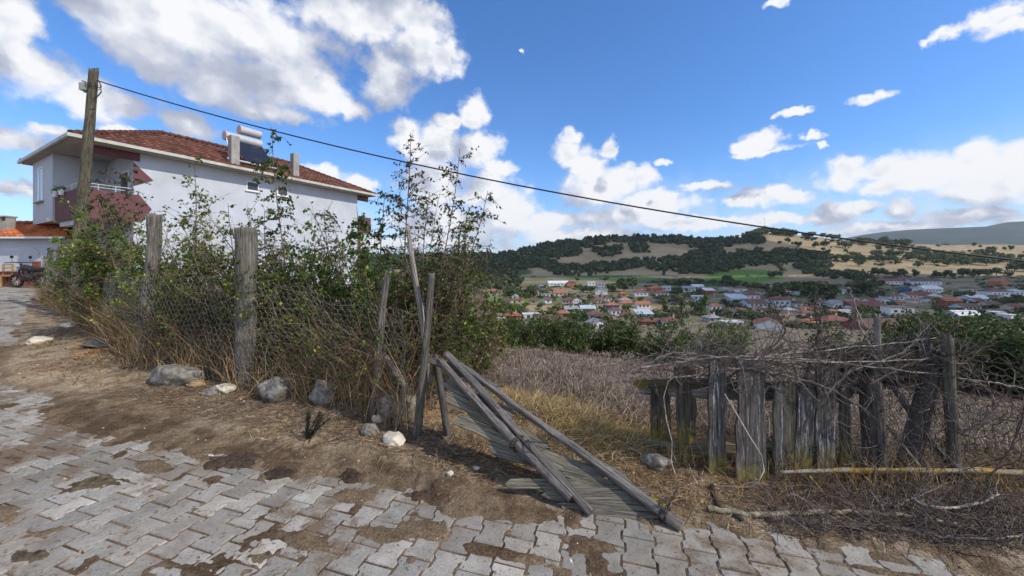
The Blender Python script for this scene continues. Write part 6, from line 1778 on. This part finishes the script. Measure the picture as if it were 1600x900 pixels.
row_trees([(1038, 486, 24), (1065, 487, 26), (1101, 490, 30)], 'slim sunlit light green poplar', 'line on the yellow field', 'light green poplars', meshes=PM[1:], name='poplar_tree', wide=1.5, cat='poplar')
for a, b, c in [(1221, 431, 20)]:
    ftree(a, b, c, 'single tall poplar at the right end of the bright green field', None, meshes=PM[:1], name='poplar_tree', wide=1.8, cat='poplar')
ftree(1399, 413, 15, 'single light poplar among round trees on the sunlit hillside', None, meshes=PM[1:], name='poplar_tree', wide=1.7, cat='poplar')

# wood masses on the shaded hill: uncountable
def in_poly(x, y, poly):
    c = np.zeros(len(x), bool); n_ = len(poly)
    for i in range(n_):
        x0, y0 = poly[i]; x1, y1 = poly[(i + 1) % n_]
        c ^= ((y0 > y) != (y1 > y)) & (x < (x1 - x0) * (y - y0) / (y1 - y0 + 1e-9) + x0)
    return c
WOODS = [[(740, 400), (820, 388), (840, 384), (880, 376), (950, 370), (1060, 370), (1100, 375), (1180, 371), (1196, 380), (1150, 384), (1100, 392), (1070, 382), (1000, 380), (955, 379), (925, 388), (905, 386), (912, 400), (870, 404), (800, 404), (745, 412)],
         [(745, 404), (800, 404), (860, 406), (876, 418), (950, 414), (975, 409), (1030, 406), (1100, 400), (1250, 396), (1300, 402), (1240, 412), (1170, 416), (1140, 424), (1110, 429), (1075, 430), (1030, 428), (1010, 417), (960, 426), (900, 431), (862, 430), (852, 418), (800, 424), (745, 434)],
         [(985, 384), (1010, 382), (1012, 396), (1000, 398), (990, 394)], [(930, 390), (970, 388), (968, 402), (935, 402)], [(1100, 392), (1130, 388), (1128, 396), (1095, 400), (1070, 400)],
         [(1240, 418), (1262, 410), (1275, 408), (1285, 424), (1320, 430), (1345, 436), (1300, 436), (1262, 430)], [(1262, 400), (1290, 398), (1296, 424), (1266, 424)], [(740, 434), (800, 428), (815, 440), (800, 452), (750, 452)],
         [(1400, 440), (1335, 438), (1352, 446), (1345, 460), (1330, 458)], [(560, 398), (745, 398), (745, 440), (560, 440)]]
def woods():
    xs, ys = [], []
    for poly in WOODS:
        pp = np.array(poly); x0, y0 = pp.min(0); x1, y1 = pp.max(0); area = (x1 - x0) * (y1 - y0)
        n_ = int(area * .22) + 10
        a = rng.uniform(x0, x1, n_); b = rng.uniform(y0, y1, n_); k = in_poly(a, b, poly); k &= fbm(a / 9, b / 3.5, 3, 130) > .40; a = a + rng.normal(0, 3, n_); b = b + rng.normal(0, .8, n_); xs.append(a[k]); ys.append(b[k])
    px_ = np.concatenate(xs); row_ = np.concatenate(ys)
    # hits by marching over depth
    Ym = np.geomspace(60, 1300, 260)
    X = (px_[:, None] - CX) / F * Ym[None]; Z = EYE + (HY - row_)[:, None] / F * Ym[None]
    H = hgt(X.ravel(), np.broadcast_to(Ym, X.shape).ravel()).reshape(X.shape)
    hit = Z < H; ok = hit.any(1); i = hit.argmax(1)
    Y = Ym[i]; px_, Y = px_[ok], Y[ok]; x = (px_ - CX) / F * Y; z = hgt(x, Y)
    parts = []; n_ = len(x); h = rng.uniform(6.0, 12.5, n_) * np.clip(Y / 900, .55, 1.1)
    src = []
    for s_ in range(6):
        r_ = np.random.default_rng(100 + s_); nq = 64
        d = unit(r_.normal(0, 1, (nq, 3)) + np.array([0, 0, .35])); p = d * r_.uniform(.28, .44, (nq, 1)) * np.array([1.15, 1.15, .95]) * (1 + .35 * np.sin(d[:, :1] * 5 + s_)) + np.array([0, 0, .5])
        nrm = unit(d + r_.normal(0, .4, (nq, 3))); a = unit(np.cross(nrm, r_.normal(0, 1, (nq, 3)))); b = np.cross(nrm, a); q = .17 * r_.uniform(.7, 1.4, (nq, 1))
        src.append(np.stack([p - a * q, p - b * q, p + a * q, p + b * q], 1))
    pick = rng.integers(0, 6, n_)
    V = np.stack(src)[pick] * h[:, None, None, None] + np.stack([x, Y, z - .1 * h], -1)[:, None, None, :]
    base_c = pal(n_, [(.055, .075, .028, 5), (.075, .095, .034, 3), (.040, .056, .022, 3)], .22)
    C = np.broadcast_to(base_c[:, None, None, :], V.shape) * rng.uniform(.75, 1.3, V.shape[:2])[:, :, None, None]
    V = V.reshape(-1, 3)
    me = np_mesh('woodland', V, np.arange(len(V)).reshape(-1, 4), C.reshape(-1, 3))
    tag(link('woodland', me, M_far), 'dark oak woods covering the shaded hill and its field borders', 'woodland', kind='stuff')
    print('wood trees', n_)
woods()
# scrub between houses on the valley floor
def scrub():
    n_ = 4600
    px_ = rng.uniform(745, 1620, n_); row_ = rng.uniform(432, 515, n_)
    k = fbm(px_ / 40, row_ / 10, 3, 120) > .50; px_, row_ = px_[k], row_[k]
    Ym = np.geomspace(100, 800, 200)
    X = (px_[:, None] - CX) / F * Ym[None]; Z = EYE + (HY - row_)[:, None] / F * Ym[None]
    H = hgt(X.ravel(), np.broadcast_to(Ym, X.shape).ravel()).reshape(X.shape); hit = Z < H; ok = hit.any(1); Y = Ym[hit.argmax(1)][ok]; px_ = px_[ok]
    x = (px_ - CX) / F * Y; z = hgt(x, Y); m_ = len(x); nq = 36
    d = unit(rng.normal(0, 1, (m_, nq, 3))); h = (rng.uniform(.9, 2.3, m_) ** 1.7).clip(.8, 4.6)[:, None, None]
    p = d * h * .6 * np.array([1.6, 1.2, .8]) + np.stack([x, Y, z + .3], -1)[:, None]
    a = unit(np.cross(d, rng.normal(0, 1, d.shape))); b = np.cross(d, a); q = h * .22
    V = np.stack([p - a * q, p - b * q, p + a * q, p + b * q], 2)
    C = np.broadcast_to(pal(m_, [(.05, .07, .025, 4), (.09, .10, .035, 2), (.03, .045, .02, 3)])[:, None, None, :], V.shape)
    V = V.reshape(-1, 3); me = np_mesh('scrub', V, np.arange(len(V)).reshape(-1, 4), C.reshape(-1, 3))
    tag(link('scrub', me, M_far), 'low green scrub and garden hedges on the valley floor', 'scrub', kind='stuff')
scrub()

# ---- bushes closing the field
FG = 'bushes closing the far side of the dry field'
for (px_, top_, Y_, rad_, pal_, nl_, lab_) in [
    (790, 500, 21, 1.8, DARKG, 4200, 'leftmost olive bush at the far side of the dry field'),
    (838, 506, 22, 1.9, DARKG, 4400, 'green bush second from left at the far side of the dry field'),
    (885, 504, 22.5, 1.9, DARKG, 4400, 'dull green bush with straw in front at the far side of the field'),
    (925, 504, 22.5, 1.7, DARKG, 3800, 'dark green bush below the nearest white gable house'),
    (962, 503, 22, 1.6, DARKG, 4200, 'mid green bush left of the biggest dark one'),
    (1000, 492, 22, 2.0, DARKG, 6400, 'biggest dark round bush at the far side of the dry field'),
    (1140, 508, 30, 2.4, GREEN, 3600, 'green bush behind the brushwood below the long low white shed'),
    (1105, 520, 30, 1.8, DARKG, 2200, 'low dark bush left of the bush below the long low white shed')]:
    shrub('bush', px_, top_, rad_, lab_, cat='bush', group=FG, Y=Y_, nst=24, ntw=380, nlf=nl_, lsize=.15, palette=pal_, low=0, twl=1.0)
FR = 'dark trees behind the right fence'
for (px_, top_, Y_, rad_, nl_, lab_) in [
    (1310, 515, 20, 1.7, 3600, 'low dark tree behind the middle of the brushwood'), (1385, 506, 19, 2.0, 6500, 'dark tree behind the black and charred posts'), (1445, 506, 18, 1.9, 6500, 'dark tree right behind the top of the corner post'),
    (1510, 500, 18, 2.2, 8500, 'broad dark tree right of the corner post'), (1556, 484, 19, 2.0, 8500, 'tallest dark tree behind the right netting'), (1606, 503, 17, 2.2, 8000, 'dark tree cut by the right edge of the picture'), (1680, 500, 18, 2.2, 4000, 'dark tree just outside beyond the right edge')]:
    shrub('dark_tree', px_, top_, rad_, lab_, cat='tree', group=FR, Y=Y_, nst=30, ntw=700, nlf=nl_, lsize=.17, palette=[(.035, .065, .020, 5), (.05, .085, .026, 4), (.08, .11, .03, 1)], low=.0, twl=1.2)
for k, (px_, top_, bot_) in enumerate([(1507, 580, 612), (1530, 590, 618), (1556, 583, 622), (1577, 600, 626)]):
    g = G(px_, bot_); t_ = Vector((g.x, g.y, EYE + (HY - top_) / F * g.y))
    log('field_post', g - Vector((0, 0, .2)), t_, .05, .04, W_dark, seed=120 + k, n=8, label=['first thin field post right of the corner post', 'second short field post right of the corner post', 'tallest thin field post before the broad dark tree', 'rightmost thin field post near the picture edge'][k], cat='post', group='thin field posts before the dark trees')

# ---- drifting clouds overhead, outside the frame, that shade the left hill and the right half of the village
def thin_cloud():
    if 'thin_cloud' in _mats: return _mats['thin_cloud']
    m, t, b, o = newmat('thin_cloud'); b.inputs['Base Color'].default_value = (.9, .9, .92, 1); b.inputs['Roughness'].default_value = 1
    tr = t.node('ShaderNodeBsdfTransparent'); mx = t.node('ShaderNodeMixShader'); mx.inputs[0].default_value = .68
    t.l.new(tr.outputs[0], mx.inputs[1]); t.l.new(b.outputs[0], mx.inputs[2]); t.l.new(mx.outputs[0], o.inputs[0]); _mats['thin_cloud'] = m
    return m
def cloud_over(cx, cy, rx, ry, rot, seed, alt=1500):
    t_ = alt / SUN_DIR.z; off_ = SUN_DIR * t_
    import bmesh
    bm = bmesh.new(); bmesh.ops.create_icosphere(bm, subdivisions=5, radius=1)
    vs = np.array([v.co for v in bm.verts]); fc = [tuple(v.index for v in f.verts) for f in bm.faces]; bm.free()
    r_ = 1 + (fbm(vs[:, 0] * 2 + seed, vs[:, 1] * 2 + vs[:, 2], 4, seed) - .5) * .7
    v = vs * r_[:, None] * np.array([rx, ry, 110]); c, s_ = math.cos(rot), math.sin(rot)
    v[:, 2] = np.where(v[:, 2] < 0, v[:, 2] * .3, v[:, 2])
    v = np.stack([v[:, 0] * c - v[:, 1] * s_, v[:, 0] * s_ + v[:, 1] * c, v[:, 2]], -1)
    mb = MB(); mb.add(v.tolist(), fc)
    o = mb.build('cloud', thin_cloud(), origin=(0, 0, 0), smooth=True)
    o.location = (cx + off_.x, cy + off_.y, alt); tag(o, kind='structure')
cloud_over(215, 930, 420, 330, 0.15, 3)
cloud_over(520, 400, 380, 190, 0.35, 5)

# ---- air: even thin haze round the whole scene
mb = MB(); mb.box((-9000, -400, -90), (16500, 13000, 420))
hz = bpy.data.materials.new('haze'); hz.use_nodes = True; t = NT(hz.node_tree); t.n.clear()
o_ = t.node('ShaderNodeOutputMaterial'); pv = t.node('ShaderNodeVolumePrincipled'); pv.inputs['Density'].default_value = 0.00005
pv.inputs['Color'].default_value = (0.82, 0.9, 1.0, 1); pv.inputs['Anisotropy'].default_value = 0.1
t.l.new(pv.outputs[0], o_.inputs['Volume'])
tag(mb.build('haze', hz, origin=(0, 0, 0)), kind='stuff')
